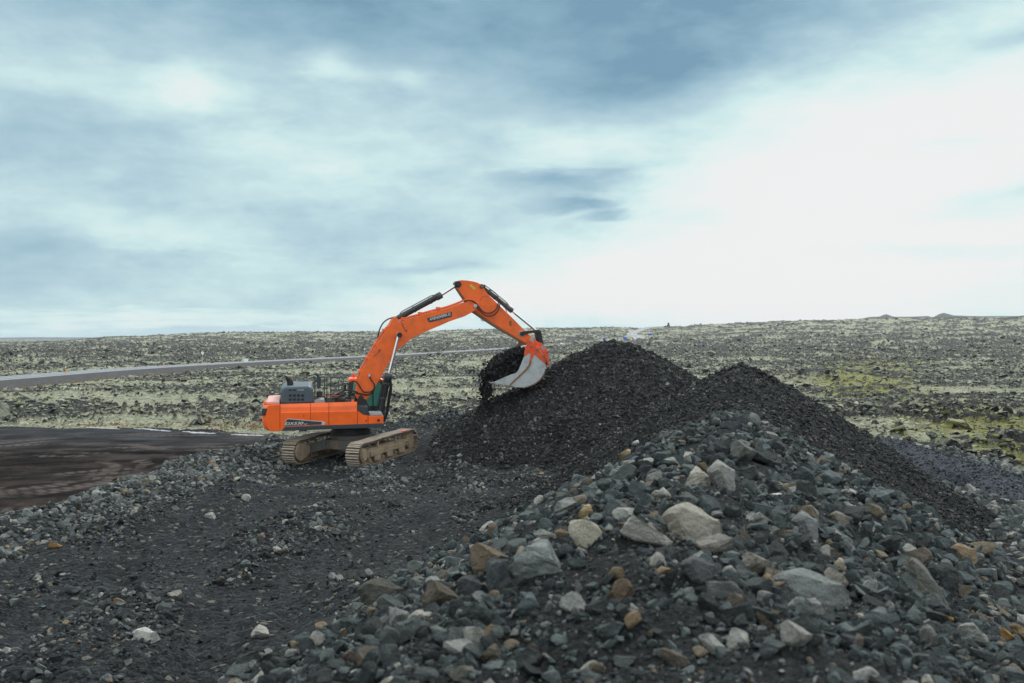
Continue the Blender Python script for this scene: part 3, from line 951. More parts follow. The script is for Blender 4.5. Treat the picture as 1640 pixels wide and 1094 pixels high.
# far hills
def hill_strip(name, pts, dist, depth, mat):
    """pts = (bearing pixel, skyline pixel); a solid ridge with sloping front and back"""
    pxs = np.arange(pts[0][0], pts[-1][0] + 0.1, 2.0)
    pys = np.interp(pxs, [p[0] for p in pts], [p[1] for p in pts]) + 0.25 * fbm(pxs, pxs * 0, 14, 3, 0.5, 201) + 0.12 * fbm(pxs, pxs * 0, 4, 2, 0.5, 205)
    vs = []; fs = []
    prof = [(-1, -0.04), (-0.7, 0.30), (-0.4, 0.62), (-0.15, 0.90), (0, 1.0), (0.3, 0.9), (1, -0.04)]
    for px, py in zip(pxs, pys):
        top = H + (HOR - py + (2.2 if dist < 4000 else 0.5)) / FPX * dist
        for (u, hgt) in prof:
            dd = dist + u * depth
            zj = 0 if hgt <= 0 or hgt >= 1 else float(perlin(np.array([px * 0.12 + u * 7]), np.array([u * 5.0]), 9)[0]) * top * 0.12
            vs.append(((px - 820) / FPX * dd, dd, -1 + (top + 1) * max(hgt, 0) + zj))
    k = len(prof)
    for i in range(len(pxs) - 1):
        for j in range(k - 1):
            fs.append((i * k + j, (i + 1) * k + j, (i + 1) * k + j + 1, i * k + j + 1))
    mb = MB(); mb.add(vs, fs, True)
    o = mb.build(name, mat)
    tag(o, kind='structure')
    return o


m, t, b = new_mat('far_lava_slopes'); M['farhill'] = m
pos = t.node('ShaderNodeNewGeometry').outputs['Position']
t.put(b.inputs['Base Color'], t.ramp(t.noise(pos, 0.02, 6, 0.65), [(0.3, (0.03, 0.035, 0.042)), (0.6, (0.05, 0.058, 0.065)), (0.8, (0.09, 0.10, 0.09))]))
b.inputs['Roughness'].default_value = 1.0
hill_strip('hills', [(1360, 515), (1385, 511.5), (1392, 510), (1408, 509.3), (1411, 508), (1419, 505.2), (1428, 508.5), (1434, 509.6), (1460, 509.4), (1487, 508.3), (1491, 510.5), (1496, 509.5),
                     (1503, 505.5), (1511, 503.2), (1520, 505.5), (1526, 507.4), (1536, 507.6), (1560, 508.6), (1610, 508.4), (1640, 509.5), (1760, 510), (1900, 514)], 2900, 500, M['farhill'])
hill_strip('distant_hills', [(-500, 541.5), (-200, 541), (0, 541.3), (60, 540.6), (150, 541), (200, 540.2), (262, 539.2), (300, 540.5), (420, 542.8)], 7800, 900, M['farhill'])

# ------------------------------------------------------------------ roadside furniture
def ground_at(px, Yd, dz=0.0):
    x = (px - 820) / FPX * Yd
    return (x, Yd, hz(x, Yd) + dz)


def marker(px, Yd, label, h=1.1):
    e_ = empty('marker_post', ground_at(px, Yd))
    tag(e_, label, 'marker post', 'orange marker posts beside the road')
    mb = MB(); mb.tube([(0, 0, -0.2), (0, 0, h)], [0.09, 0.07], 8); mb.build('post', M['postorange'], e_)
    mb = MB(); mb.box(-0.11, 0.11, -0.10, -0.075, h * 0.72, h * 0.95); mb.build('reflector', M['white'], e_)
    return e_


marker(105.5, 215, 'orange marker post on the far verge at the left end of the road', 1.9)
marker(262.5, 262, 'short orange marker post on the far verge left of the tall grey sign', 1.4)
marker(440.5, 372, 'orange marker post on the far verge above the excavator exhaust', 1.6)


def road_sign(px, Yd, label, kind, h=2.6, sw=0.8, sh=0.8, group='small signs and posts along the road'):
    e_ = empty('road_sign', ground_at(px, Yd))
    tag(e_, label, 'road sign', group)
    mb = MB(); mb.cyl((0, 0, -0.3), (0, 0, h), 0.07, 8); mb.build('post', M['galv'], e_)
    mb = MB()
    if kind == 'round':
        mb.cyl((0, -0.09, h), (0, -0.05, h), sw / 2, 20); mb.build('sign_face', M['white'], e_)
    else:
        mb.box(-sw / 2, sw / 2, -0.11, -0.07, h - sh, h); mb.build('sign_face', M['blue'] if kind == 'blue' else M['white'], e_, bevel=0.02)
    return e_


road_sign(324.5, 300, 'tall grey post with a pale head standing beyond the road near its left third', 'round', 3.4, 0.9)
road_sign(394, 318, 'small white square sign at the roadside left of the excavator boom', 'white', 1.3, 1.5, 1.1)
road_sign(169, 238, 'thin white roadside post between the two orange marker posts', 'round', 1.2, 0.22)
road_sign(584, 432, 'pale roadside post just left of the lower excavator boom', 'round', 3.2, 0.7)
road_sign(885, 745, 'grey roadside post right of the excavator bucket', 'round', 3.2, 0.9)
road_sign(967.5, 838, 'left blue sign of the pair where the road starts to bend uphill', 'blue', 4.2, 2.6, 2.0)
road_sign(1001, 862, 'right blue sign of the pair where the road starts to bend uphill', 'blue', 4.2, 3.2, 2.2)
road_sign(958, 835, 'white roadside post beside the left blue sign', 'round', 5.0, 1.3)
road_sign(1008.5, 930, 'white round sign on the inside of the uphill bend', 'round', 5.2, 2.0)
g_ = road_sign(1041, 930, 'blue sign on the outer side of the uphill bend', 'blue', 3.0, 3.6, 1.7)

# small mast of stones on the skyline
e_ = ground_at(1070.5, 1108)
mb = MB(); q = random.Random(5)
zc_ = 0
for k in range(5):
    r0 = 2.1 - 0.33 * k
    mb.tube([(q.uniform(-.2, .2), 0, zc_ - .6), (q.uniform(-.2, .2), 0, zc_ + 0.4), (q.uniform(-.2, .2), 0, zc_ + 1.0)], [r0, r0 * 1.05, r0 * 0.8], 9); zc_ += 1.0
o = mb.build('stone_cairn', M['lavarock']); o.location = e_
tag(o, 'dark stone cairn standing on the skyline right of the road', 'cairn')


def car(px, Yd, rz, label, col):
    e_ = empty('car', (*ground_at(px, Yd)[:2], 0), rz)
    d_, z_ = linedist(np.array([e_.location.x]), np.array([e_.location.y]), DR)
    e_.location.z = max(float(z_[0]) + 0.06, hz(e_.location.x, e_.location.y))
    tag(e_, label, 'car', 'cars on the road')
    mb = MB(); mb.prism([(-2.2, .35), (-2.25, .8), (-2.1, 1.0), (-1.9, 1.55), (0.4, 1.6), (1.1, 1.05), (2.1, .9), (2.25, .6), (2.2, .35)], -.9, .9); mb.build('body', M[col], e_, bevel=.06)
    mb = MB(); mb.prism([(-1.7, 1.05), (-1.6, 1.45), (0.3, 1.5), (0.85, 1.08)], -.915, .915); mb.build('window', M['glass'], e_)
    for sx in (-1.4, 1.4):
        for sy in (-.88, .88):
            mb = MB(); mb.cyl((sx, sy - .1, .33), (sx, sy + .1, .33), .33, 14); mb.build('wheel', M['rubber'], e_)


car(900, 775, R(70), 'small white car far down the road right of the excavator bucket', 'white')
car(1033, 1085, R(70), 'tiny white car cresting the hill on the distant road', 'white')


# ------------------------------------------------------------------ stones
def rock_mesh(name, seed, sub, mat, aspect):
    q = np.random.RandomState(seed)
    bm = bmesh.new(); bmesh.ops.create_icosphere(bm, subdivisions=sub, radius=1.0)
    v_ = np.array([p.co for p in bm.verts])
    n = v_.copy()
    for k in range(q.randint(14, 22)):
        d = q.normal(size=3); d /= np.linalg.norm(d)
        off = q.uniform(0.34, 0.72)
        dp = v_ @ d
        v_ -= np.outer(np.clip(dp - off, 0, None) * q.uniform(0.96, 1.0), d)
    # irregular surface
    for lam, a in ((0.9, 0.07), (0.35, 0.035), (0.14, 0.022), (0.06, 0.010)):
        nx = perlin(n[:, 0] / lam + seed * 3.1, n[:, 1] / lam + n[:, 2] * 1.7 / lam, seed)
        ny = perlin(n[:, 2] / lam - seed * 1.7, n[:, 0] / lam - n[:, 1] * 1.3 / lam, seed + 50)
        v_ += n * ((nx + ny) * a * 0.6)[:, None]
    v_ *= np.array(aspect)
    v_ /= np.abs(v_).max()
    for p, c in zip(bm.verts, v_): p.co = c
    me = bpy.data.meshes.new(name); bm.to_mesh(me); bm.free()
    me.materials.append(mat)
    return me


ASP = [(1, .8, .7), (1, .95, .8), (1, .7, .5), (1, .6, .55), (1, .85, .45), (1, .9, .9), (1, .75, .65), (1, .65, .8), (1, .5, .4), (1, 1, .6)]
HI = [rock_mesh('rock', 100 + i, 5, M['r_rock'], ASP[i]) for i in range(10)]
LO = [rock_mesh('rock', 100 + i, 3, M['r_rock'], ASP[i]) for i in range(10)]

COLS = {'dark grey': [(0.033, 0.039, 0.041), (0.048, 0.055, 0.057)], 'grey': [(0.062, 0.075, 0.076), (0.09, 0.105, 0.105)],
        'pale grey': [(0.22, 0.235, 0.225), (0.30, 0.31, 0.285)], 'brown': [(0.12, 0.105, 0.085), (0.10, 0.088, 0.074)], 'ochre': [(0.22, 0.165, 0.095), (0.19, 0.135, 0.075)]}


def place(x, y, z, s, col, mesh, rot, label, group='loose stones on and around the near rubble heap', zs=1.0):
    o = bpy.data.objects.new('rock', mesh)
    o.location = (x, y, z); o.scale = s if isinstance(s, tuple) else (s, s, s * zs); o.rotation_euler = rot
    o.color = (*col, 1)
    C.objects.link(o)
    tag(o, label, 'rock', group)
    return o


# the stones one can point at: centre pixel, width, height in photo pixels, shape, colour, turn
HERO = [
    (866, 902, 98, 76, 1, (0.23, 0.26, 0.255), 0.5, 'large pale grey-green pyramid-shaped rock with a lit left face beside the brown block'),
    (783, 902, 62, 56, 6, (0.15, 0.12, 0.085), 2.1, 'tilted brown block of rock left of the pale pyramid-shaped rock'),
    (806, 930, 52, 80, 3, (0.085, 0.10, 0.105), 1.2, 'tall blue-grey slab wedged between the brown block and the pyramid-shaped rock'),
    (940, 854, 66, 50, 5, (0.40, 0.38, 0.31), 0.3, 'lumpy cream-coloured rock carrying a small yellowish stone on its top'),
    (941, 822, 33, 30, 1, (0.42, 0.33, 0.19), 0.9, 'small rounded yellowish stone perched on the cream-coloured rock'),
    (1022, 851, 96, 52, 2, (0.36, 0.355, 0.33), -0.35, 'long pale wedge-shaped rock pointing down to the right'),
    (1110, 848, 96, 78, 0, (0.33, 0.315, 0.27), 0.7, 'biggest pale beige boulder on the crest of the near heap'),
    (1142, 872, 60, 42, 4, (0.22, 0.215, 0.195), 0.1, 'flat grey rock leaning on the lower right of the beige boulder'),
    (992, 946, 52, 72, 7, (0.15, 0.115, 0.08), 1.5, 'brown egg-shaped rock standing upright in the fine dirt'),
    (922, 790, 46, 34, 1, (0.16, 0.14, 0.115), 1.9, 'brownish grey pointed rock alone on the dark left slope'),
    (1117, 768, 44, 46, 9, (0.40, 0.385, 0.33), 0.2, 'crusty whitish lumpy rock on the crest with a pale grey rock behind it'),
    (1158, 766, 50, 56, 0, (0.29, 0.30, 0.28), 2.4, 'pale grey rock right behind the crusty whitish one'),
    (614, 958, 80, 58, 0, (0.085, 0.085, 0.075), 0.4, 'big dark olive block at the left foot of the near heap'),
    (702, 961, 62, 50, 6, (0.105, 0.09, 0.07), 1.0, 'dark brown block two stones right of the olive block'),
    (755, 945, 50, 42, 0, (0.07, 0.075, 0.08), 0.2, 'dark grey rock between the brown block and the tall slab'),
    (845, 972, 54, 46, 1, (0.10, 0.125, 0.13), 2.0, 'blue-grey rock just below the pyramid-shaped rock'),
    (1488, 944, 52, 92, 3, (0.15, 0.155, 0.14), 0.9, 'long grey slab sliding down the right slope above an ochre stone'),
    (1545, 889, 38, 32, 0, (0.26, 0.20, 0.13), 0.3, 'square tan block on the right edge of the near heap'),
    (1440, 905, 52, 34, 4, (0.075, 0.09, 0.095), 0.2, 'flat dark slab just above the long grey slab'),
    (1512, 917, 46, 40, 1, (0.11, 0.125, 0.125), 0.8, 'rounded grey rock right of the long grey slab'),
    (1600, 1018, 42, 28, 3, (0.30, 0.18, 0.065), -0.5, 'bright ochre wedge-shaped stone low on the right slope'),
    (1506, 990, 32, 18, 2, (0.36, 0.23, 0.08), 0.2, 'small yellow-ochre stone below the foot of the long grey slab'),
    (1298, 950, 118, 66, 0, (0.20, 0.22, 0.215), 0.2, 'very large half-buried grey boulder in the middle of the right slope'),
    (1405, 997, 68, 46, 1, (0.13, 0.15, 0.15), 0.1, 'smooth grey rounded boulder right of the half-buried one'),
    (1275, 1022, 48, 40, 6, (0.25, 0.25, 0.23), 1.1, 'pale grey angular rock just under the half-buried boulder'),
    (1160, 945, 66, 48, 5, (0.12, 0.13, 0.13), 0.5, 'dull grey rounded rock between the egg-shaped rock and the half-buried boulder'),
    (1120, 915, 62, 44, 0, (0.10, 0.105, 0.11), 1.6, 'grey rock with a pale upper edge beneath the beige boulder'),
    (1210, 905, 48, 36, 6, (0.22, 0.21, 0.18), 0.6, 'pale grey stone right of the beige boulder and above the half-buried one'),
    (1235, 922, 40, 28, 2, (0.30, 0.27, 0.22), 0.5, 'small cream wedge of stone on the upper left of the half-buried boulder'),
    (1292, 846, 46, 50, 0, (0.22, 0.235, 0.235), 2.2, 'pale blocky rock half way up the right slope'),
    (1190, 727, 42, 38, 6, (0.13, 0.14, 0.13), 0.8, 'grey block at the top of the coarse part of the ridge'),
    (1243, 794, 24, 11, 4, (0.62, 0.61, 0.57), 0.0, 'small flat white stone high on the right slope'),
    (1020, 710, 17, 11, 1, (0.55, 0.53, 0.48), 0.0, 'small white pebble on the left edge of the coarse ridge'),
    (1004, 729, 28, 22, 1, (0.33, 0.26, 0.16), 0.4, 'tan and yellow stone left of the coarse ridge top'),
    (1345, 832, 30, 24, 0, (0.20, 0.19, 0.16), 0.4, 'small pale tan stone above the centre of the right slope'),
    (1345, 905, 22, 22, 1, (0.45, 0.40, 0.31), 0.4, 'small cream stone left of the flat dark slab'),
    (1340, 935, 34, 40, 6, (0.33, 0.31, 0.27), 1.4, 'cream and grey stone at the right end of the half-buried boulder'),
    (790, 1048, 40, 34, 1, (0.12, 0.11, 0.085), 0.4, 'dark brown stone near the bottom of the left slope'),
    (760, 1022, 44, 48, 5, (0.27, 0.28, 0.255), 1.4, 'speckled pale rock low on the left slope'),
    (735, 1080, 50, 44, 7, (0.15, 0.15, 0.13), 0.9, 'olive grey rock at the bottom edge below the speckled pale rock'),
    (232, 1020, 37, 25, 0, (0.46, 0.47, 0.44), 0.2, 'whitish grey stone alone in the left foreground'),
    (338, 827, 20, 13, 1, (0.42, 0.42, 0.39), 0.2, 'whitish rounded stone at the end of the pale stone bank nearest the excavator'),
    (392, 797, 17, 21, 7, (0.42, 0.43, 0.40), 1.4, 'upright pale pointed stone below the rear track of the excavator'),
    (86, 874, 24, 13, 2, (0.30, 0.18, 0.07), -0.3, 'flat ochre stone on the bank at the far left'),
    (340, 742, 9, 8, 1, (0.50, 0.22, 0.10), 0.2, 'small orange-brown stone on the bank left of the excavator'),
    (414, 1016, 30, 22, 6, (0.36, 0.36, 0.33), 0.6, 'whitish ragged stone in the left foreground nearest the heap'),
]
hp = hits([h[0] for h in HERO], [h[1] + 0.22 * h[3] for h in HERO])
hero_xy = []
for (px, py, wd, ht, shp, col, turn, lab), p in zip(HERO, hp):
    rr = float(np.linalg.norm(p - np.array([0, 0, H])))
    sx = wd / FPX * rr / 2 * 1.12; sz = ht / FPX * rr / 2 * 1.15
    asp = ASP[shp]
    sy = 0.9 * (sx + sz) / 2
    o = place(p[0], p[1] + 0.15 * sy, p[2] + 0.22 * sz, (sx, sy / asp[1], sz / asp[2]), col, HI[shp], (rnd.uniform(-.15, .15), rnd.uniform(-.12, .12), turn * 0.25), lab)
    hero_xy.append((p[0], p[1], sx))
# the leaning slab
for o in [o for o in C.objects if o.get('label', '').startswith('long grey slab')]:
    r0 = o.scale[2] * ASP[3][2]
    o.scale = (r0 * 1.15, r0 * 0.85, r0 * 0.75); o.rotation_euler = (0.1, R(52), -0.3)
for o in [o for o in C.objects if o.get('label', '').startswith('long pale wedge')]:
    o.rotation_euler = (0.2, R(20), 0.1)

rs = np.random.RandomState(12)
hxy = np.array(hero_xy)


def inside_frame(x, y, z):
    return (np.abs(x / y) * FPX < 840) & (y > 0.5) & ((H - z) / y * FPX < 575)


def cand(n, x0, x1, y0, y1, smin, smax, power, zones, pred=None, dens=None):
    """n random stones over a rectangle, sizes following a power law"""
    x = rs.uniform(x0, x1, n); y = rs.uniform(y0, y1, n)
    keep = np.abs(np.arctan2(x, y)) < R(40)
    if pred is not None: keep &= pred(x, y)
    x = x[keep]; y = y[keep]
    z, zn, _ = land(x, y)
    keep = np.isin(zn, zones)
    if dens is not None: keep &= rs.uniform(size=len(x)) < dens(x, y)
    x, y, z = x[keep], y[keep], z[keep]
    u = rs.uniform(size=len(x))
    s = (smin ** (1 - power) + u * (smax ** (1 - power) - smin ** (1 - power))) ** (1 / (1 - power))
    return np.stack([x, y, z, s], 1)


coarse = lambda x, y: np.clip(0.62 + 1.6 * fbm(x, y, 1.6, 3, 0.5, 301), 0.05, 1)
# patch of fine dirt on the foreground crown
fines = lambda x, y: 1 - 0.93 * np.exp(-(((x - 0.75) / 0.75) ** 2 + ((y - 4.6) / 1.3) ** 2)) - 0.6 * np.exp(-(((x - 0.35) / 0.5) ** 2 + ((y - 11) / 1.6) ** 2))
cn = lambda x, y: coarse(x, y) * np.clip(fines(x, y), 0, 1)
nearp = lambda x, y: y < 24.5 - 0.15 * np.abs(x - 5)
stones = {}
S_near = [cand(15000, -9, 15, 2.2, 25, 0.08, 0.22, 2.2, [3, 4], nearp, cn),
          cand(80000, -9, 15, 2.0, 25, 0.035, 0.11, 2.1, [3, 4], nearp, cn),
          cand(60000, -4, 7, 1.6, 12, 0.011, 0.04, 2.2, [3, 4], nearp, lambda x, y: 0.25 + 0.75 * coarse(x, y))]
S_near = np.concatenate(S_near)
k = S_near[:, 3] < 0.015 * np.hypot(S_near[:, 0], S_near[:, 1]) + 0.02
for hx, hy, hs in hero_xy:
    k &= ~((np.hypot(S_near[:, 0] - hx, S_near[:, 1] - hy) < hs * 0.9 + S_near[:, 3] * 0.5) & (S_near[:, 3] > 0.03))
S_near = S_near[k]
blackp = lambda x, y: 1 - 0.96 * np.exp(-(((x + 10.0) / 3.4) ** 2 + ((y - 41.3) / 2.0) ** 2) ** 2)
floorm = lambda x, y: np.clip(0.32 + 1.6 * windrow(x, y) + 1.6 * fbm(x, y, 2.6, 3, 0.55, 311), 0.02, 1) * blackp(x, y)
isplat = lambda x, y: (x < 14) & (polydist(x, y, PLAT) < 5.5)
bankp = lambda x, y: isplat(x, y) & (polydist(x, y, PLAT) > -4.2 + 1.2 * fbm(x, y, 3, 2, .5, 320)) & (x < -3) & (y < 56)
S_floor = np.concatenate([cand(8500, -19, 11, 9, 68, 0.08, 0.20, 2.8, [2], isplat, floorm),
                          cand(60000, -19, 11, 8, 50, 0.03, 0.09, 2.2, [2], isplat, lambda x, y: (0.12 + 0.88 * floorm(x, y)) * blackp(x, y)),
                          cand(26000, -19, 11, 42, 70, 0.05, 0.12, 2.2, [2], isplat, floorm)])
S_pale = np.concatenate([cand(22000, -24, -2, 14, 57, 0.06, 0.20, 2.4, [2, 1], bankp),
                         cand(5000, -14, -4, 36, 44, 0.04, 0.15, 2.4, [2], lambda x, y: isplat(x, y), lambda x, y: np.clip(2.5 * fbm(x, y, 2.2, 2, .5, 330) + 0.2, 0, 1) * blackp(x, y)),
                         cand(14000, -17, 4, 9, 44, 0.035, 0.15, 2.3, [2], isplat, lambda x, y: np.clip(1.6 * windrow(x, y) + 1.2 * fbm(x, y, 3.0, 2, .5, 335) - 0.12, 0, 1) * blackp(x, y)),
                         cand(9000, 9, 22, 22, 55, 0.08, 0.30, 2.5, [2], None, lambda x, y: np.clip(0.65 + 1.2 * fbm(x, y, 4, 2, .5, 340), 0, 1))])
S_pile = np.concatenate([cand(26000, -4, 22, 33, 66, 0.055, 0.17, 2.7, [3, 4], lambda x, y: y > 24),
                         cand(110000, -4, 22, 24, 56, 0.028, 0.085, 2.3, [3, 4], lambda x, y: y > 23.5)])
S_blue = np.concatenate([cand(16000, 12, 24, 24, 56, 0.03, 0.10, 2.2, [5]), cand(3000, 12, 24, 38, 58, 0.04, 0.14, 2.4, [2])])

# the largest stones in view become individual rocks
allc = np.concatenate([np.c_[S_near, np.full(len(S_near), 0), np.arange(len(S_near))], np.c_[S_floor, np.full(len(S_floor), 1), np.arange(len(S_floor))],
                       np.c_[S_pale, np.full(len(S_pale), 2), np.arange(len(S_pale))]])
dist = np.sqrt(allc[:, 0] ** 2 + allc[:, 1] ** 2 + (allc[:, 2] - H) ** 2)
app = allc[:, 3] / dist
app = np.where(inside_frame(allc[:, 0], allc[:, 1], allc[:, 2]), app, 0)
order = np.argsort(-app)[:900]
P = allc[order]
tt = np.linspace(0.12, 0.97, 40)
rx = P[:, 0:1] * tt; ry = P[:, 1:2] * tt; rz_ = H + (P[:, 2:3] + P[:, 3:4] * 0.7 - H) * tt
zz_, _, _ = land(rx, ry)
visible = (rz_ > zz_ + 0.01).all(1)
order = order[visible][:300 - len(HERO)]
drop = {0: set(), 1: set(), 2: set()}
SIDE = {'l': 'on the left slope of the near rubble heap', 'c': 'along the crown of the near rubble heap', 'r': 'on the right slope of the near rubble heap',
        'f': 'lying on the gravel flat left of the near heap', 'p': 'on the stony bank or the pale stones beyond the heap'}
SIZE = {0: 'small', 1: 'medium-sized', 2: 'large'}
sz_app = app[order]
th = np.quantile(sz_app, [0.45, 0.85])
for oi_, a_ in zip(order, sz_app):
    x, y, z, s, zone_, i_ = allc[oi_]
    drop[int(zone_)].add(int(i_))
    if zone_ == 0:
        cx = np.interp(y, [p[1] for p in NEAR_CREST], [p[0] for p in NEAR_CREST])
        sd_ = 'l' if x < cx - 0.9 else 'r' if x > cx + 0.9 else 'c'
    else:
        sd_ = 'f' if zone_ == 1 else 'p'
    u = rs.uniform()
    cn_ = 'dark grey' if u < 0.38 else 'grey' if u < 0.80 else 'pale grey' if u < 0.90 else 'brown' if u < 0.985 else 'ochre'
    if zone_ == 2: cn_ = 'grey' if u < 0.5 else 'pale grey' if u < 0.93 else 'brown'
    c1, c2 = COLS[cn_]; f = rs.uniform()
    col = tuple(c1[j] + (c2[j] - c1[j]) * f for j in range(3))
    j = rs.randint(10)
    szc = int(np.searchsorted(th, a_))
    place(x, y, z + s * 0.22, s, col, (HI if a_ * FPX > 10 else LO)[j], (rs.normal() * 0.4, rs.normal() * 0.4, rs.uniform(0, 6.28)),
          '%s %s angular stone %s' % (SIZE[szc], cn_, SIDE[sd_]))
protos_lo = []
for j in range(10):
    # small stones of each shape that the scattered ones repeat
    x, y = (-4.2 + 0.55 * j, 15.5 + 0.9 * (j % 4)); z = hz(x, y)
    protos_lo.append(place(x, y, z + 0.02, 0.07, COLS['dark grey'][0], LO[j], (0.3, 0.2, j), 'tiny dark stone on the gravel flat by the foot of the near heap'))


def stuff(name, S, mat, label, cat, protos, squash=(0.75, 1.1), lift=0.2, tilt=0.6):
    N = len(S)
    me = bpy.data.meshes.new(name)
    me.vertices.add(N)
    co = S[:, :3].copy(); co[:, 2] += S[:, 3] * lift
    me.vertices.foreach_set('co', co.astype(np.float32).ravel())
    rot = np.stack([rs.normal(size=N) * tilt, rs.normal(size=N) * tilt, rs.uniform(0, 6.28, N)], 1).astype(np.float32)
    scl = (S[:, 3:4] * np.stack([np.ones(N), rs.uniform(0.75, 1.15, N), rs.uniform(*squash, N)], 1)).astype(np.float32)
    a = me.attributes.new('rot', 'FLOAT_VECTOR', 'POINT'); a.data.foreach_set('vector', rot.ravel())
    a = me.attributes.new('scl', 'FLOAT_VECTOR', 'POINT'); a.data.foreach_set('vector', scl.ravel())
    a = me.attributes.new('pick', 'INT', 'POINT'); a.data.foreach_set('value', rs.randint(0, len(protos), N).astype(np.int32))
    me.materials.append(mat)
    o = bpy.data.objects.new(name, me); C.objects.link(o)
    tag(o, label, cat, kind='stuff')
    g = bpy.data.node_groups.new('scatter', 'GeometryNodeTree')
    g.interface.new_socket('Geometry', in_out='INPUT', socket_type='NodeSocketGeometry')
    g.interface.new_socket('Geometry', in_out='OUTPUT', socket_type='NodeSocketGeometry')
    gi = g.nodes.new('NodeGroupInput'); go = g.nodes.new('NodeGroupOutput')
    iop = g.nodes.new('GeometryNodeInstanceOnPoints'); join = g.nodes.new('GeometryNodeJoinGeometry')
    for p in protos:
        ob = g.nodes.new('GeometryNodeObjectInfo'); ob.inputs['Object'].default_value = p; ob.inputs['As Instance'].default_value = True
        ob.transform_space = 'ORIGINAL'
        g.links.new(ob.outputs['Geometry'], join.inputs[0])
    def named(nm, typ):
        n_ = g.nodes.new('GeometryNodeInputNamedAttribute'); n_.data_type = typ; n_.inputs['Name'].default_value = nm
        return n_.outputs[0]
    e2r = g.nodes.new('FunctionNodeEulerToRotation')
    g.links.new(named('rot', 'FLOAT_VECTOR'), e2r.inputs[0])
    g.links.new(gi.outputs[0], iop.inputs['Points']); g.links.new(join.outputs[0], iop.inputs['Instance'])
    iop.inputs['Pick Instance'].default_value = True
    g.links.new(named('pick', 'INT'), iop.inputs['Instance Index'])
    g.links.new(e2r.outputs[0], iop.inputs['Rotation']); g.links.new(named('scl', 'FLOAT_VECTOR'), iop.inputs['Scale'])
    sm = g.nodes.new('GeometryNodeSetMaterial'); sm.inputs['Material'].default_value = mat
    g.links.new(iop.outputs[0], sm.inputs['Geometry']); g.links.new(sm.outputs[0], go.inputs[0])
    md = o.modifiers.new('scatter', 'NODES'); md.node_group = g
    return o


def without(S, d):
    k = np.ones(len(S), bool); k[list(d)] = False
    return S[k]


stuff('heap_gravel', without(S_near, drop[0]), M['r_near'], 'small loose stones covering the near rubble heap', 'gravel', protos_lo)
stuff('floor_gravel', without(S_floor, drop[1]), M['r_floor'], 'dark gravel spread over the flat around the excavator', 'gravel', protos_lo)
stuff('pale_rubble', without(S_pale, drop[2]), M['r_pale'], 'pale greenish grey rubble on the bank and at the foot of the right slope', 'rubble', protos_lo)
stuff('pile_gravel', S_pile, M['r_pile'], 'black crushed stone covering the two dark heaps', 'gravel', protos_lo)
stuff('berm_gravel', S_blue, M['r_blue'], 'bluish gravel on the low bank at the right', 'gravel', protos_lo)

# craggy lava blocks and pale moss cushions
def lava_scatter(nb, r0, r1, keepf, sizef):
    u = rs.uniform(size=nb)
    rr = r0 * (r1 / r0) ** u
    aa = rs.uniform(-R(38), R(38), nb)
    x = rr * np.sin(aa); y = rr * np.cos(aa)
    z, zn, rk = land(x, y)
    dd, _ = linedist(x, y, ROAD)
    keep = (zn == 0) & (dd > 10.5) & (rs.uniform(size=nb) < keepf(rk, rr))
    x, y, z, rr, rk = x[keep], y[keep], z[keep], rr[keep], rk[keep]
    s = sizef(rk, rr, len(x))
    return np.stack([x, y, z - 0.12 * s, s], 1)


S_lava = np.concatenate([
    lava_scatter(90000, 40, 900, lambda rk, rr: 0.04 + 0.55 * rk, lambda rk, rr, n_: np.clip(rs.lognormal(-1.45, 0.5, n_) * (0.7 + 0.5 * rk) * (0.55 + rr / 200.0) ** 0.85, 0.06, 2.4)),
    lava_scatter(110000, 40, 700, lambda rk, rr: 0.08 + 0.55 * rk, lambda rk, rr, n_: np.clip(rs.lognormal(-2.1, 0.4, n_) * (0.6 + rr / 170.0) ** 0.9, 0.05, 1.2)),
    lava_scatter(60000, 220, 1120, lambda rk, rr: 0.16 + 0.34 * rk, lambda rk, rr, n_: np.clip(rs.lognormal(-1.6, 0.45, n_) * (0.55 + rr / 200.0) ** 0.85, 0.1, 2.0))])
stuff('lava_blocks', S_lava, M['lavarock'], 'craggy dark lava blocks breaking through the pale moss', 'lava rock', protos_lo, (0.5, 0.95), 0.1, 0.35)
S_moss = np.concatenate([
    lava_scatter(120000, 40, 650, lambda rk, rr: (0.80 - 0.5 * rk) * (1 - 0.5 * sstep((rr - 150) / 300)), lambda rk, rr, n_: np.clip(rs.lognormal(-1.45, 0.45, n_) * (0.6 + rr / 220.0) ** 0.85, 0.08, 2.2)),
    lava_scatter(60000, 200, 1100, lambda rk, rr: 0.45 - 0.25 * rk, lambda rk, rr, n_: np.clip(rs.lognormal(-1.6, 0.45, n_) * (0.6 + rr / 200.0) ** 0.85, 0.1, 2.0))])
ym_, _ = linedist(S_moss[:, 0], S_moss[:, 1], YELLOW)
yy_ = (ym_ < (1.5 + 0.050 * np.hypot(S_moss[:, 0], S_moss[:, 1])) * rs.uniform(0.5, 1.2, len(S_moss)))
stuff('yellow_moss', S_moss[yy_], M['cushion_yellow'], 'yellow-green moss in the hollow running through the lava at the right', 'moss', protos_lo, (0.35, 0.6), 0.0, 0.2)
S_moss = S_moss[~yy_]
stuff('moss_cushions', S_moss, M['cushion'], 'pale grey-green moss cushions over the lava', 'moss', protos_lo, (0.35, 0.6), 0.0, 0.2)


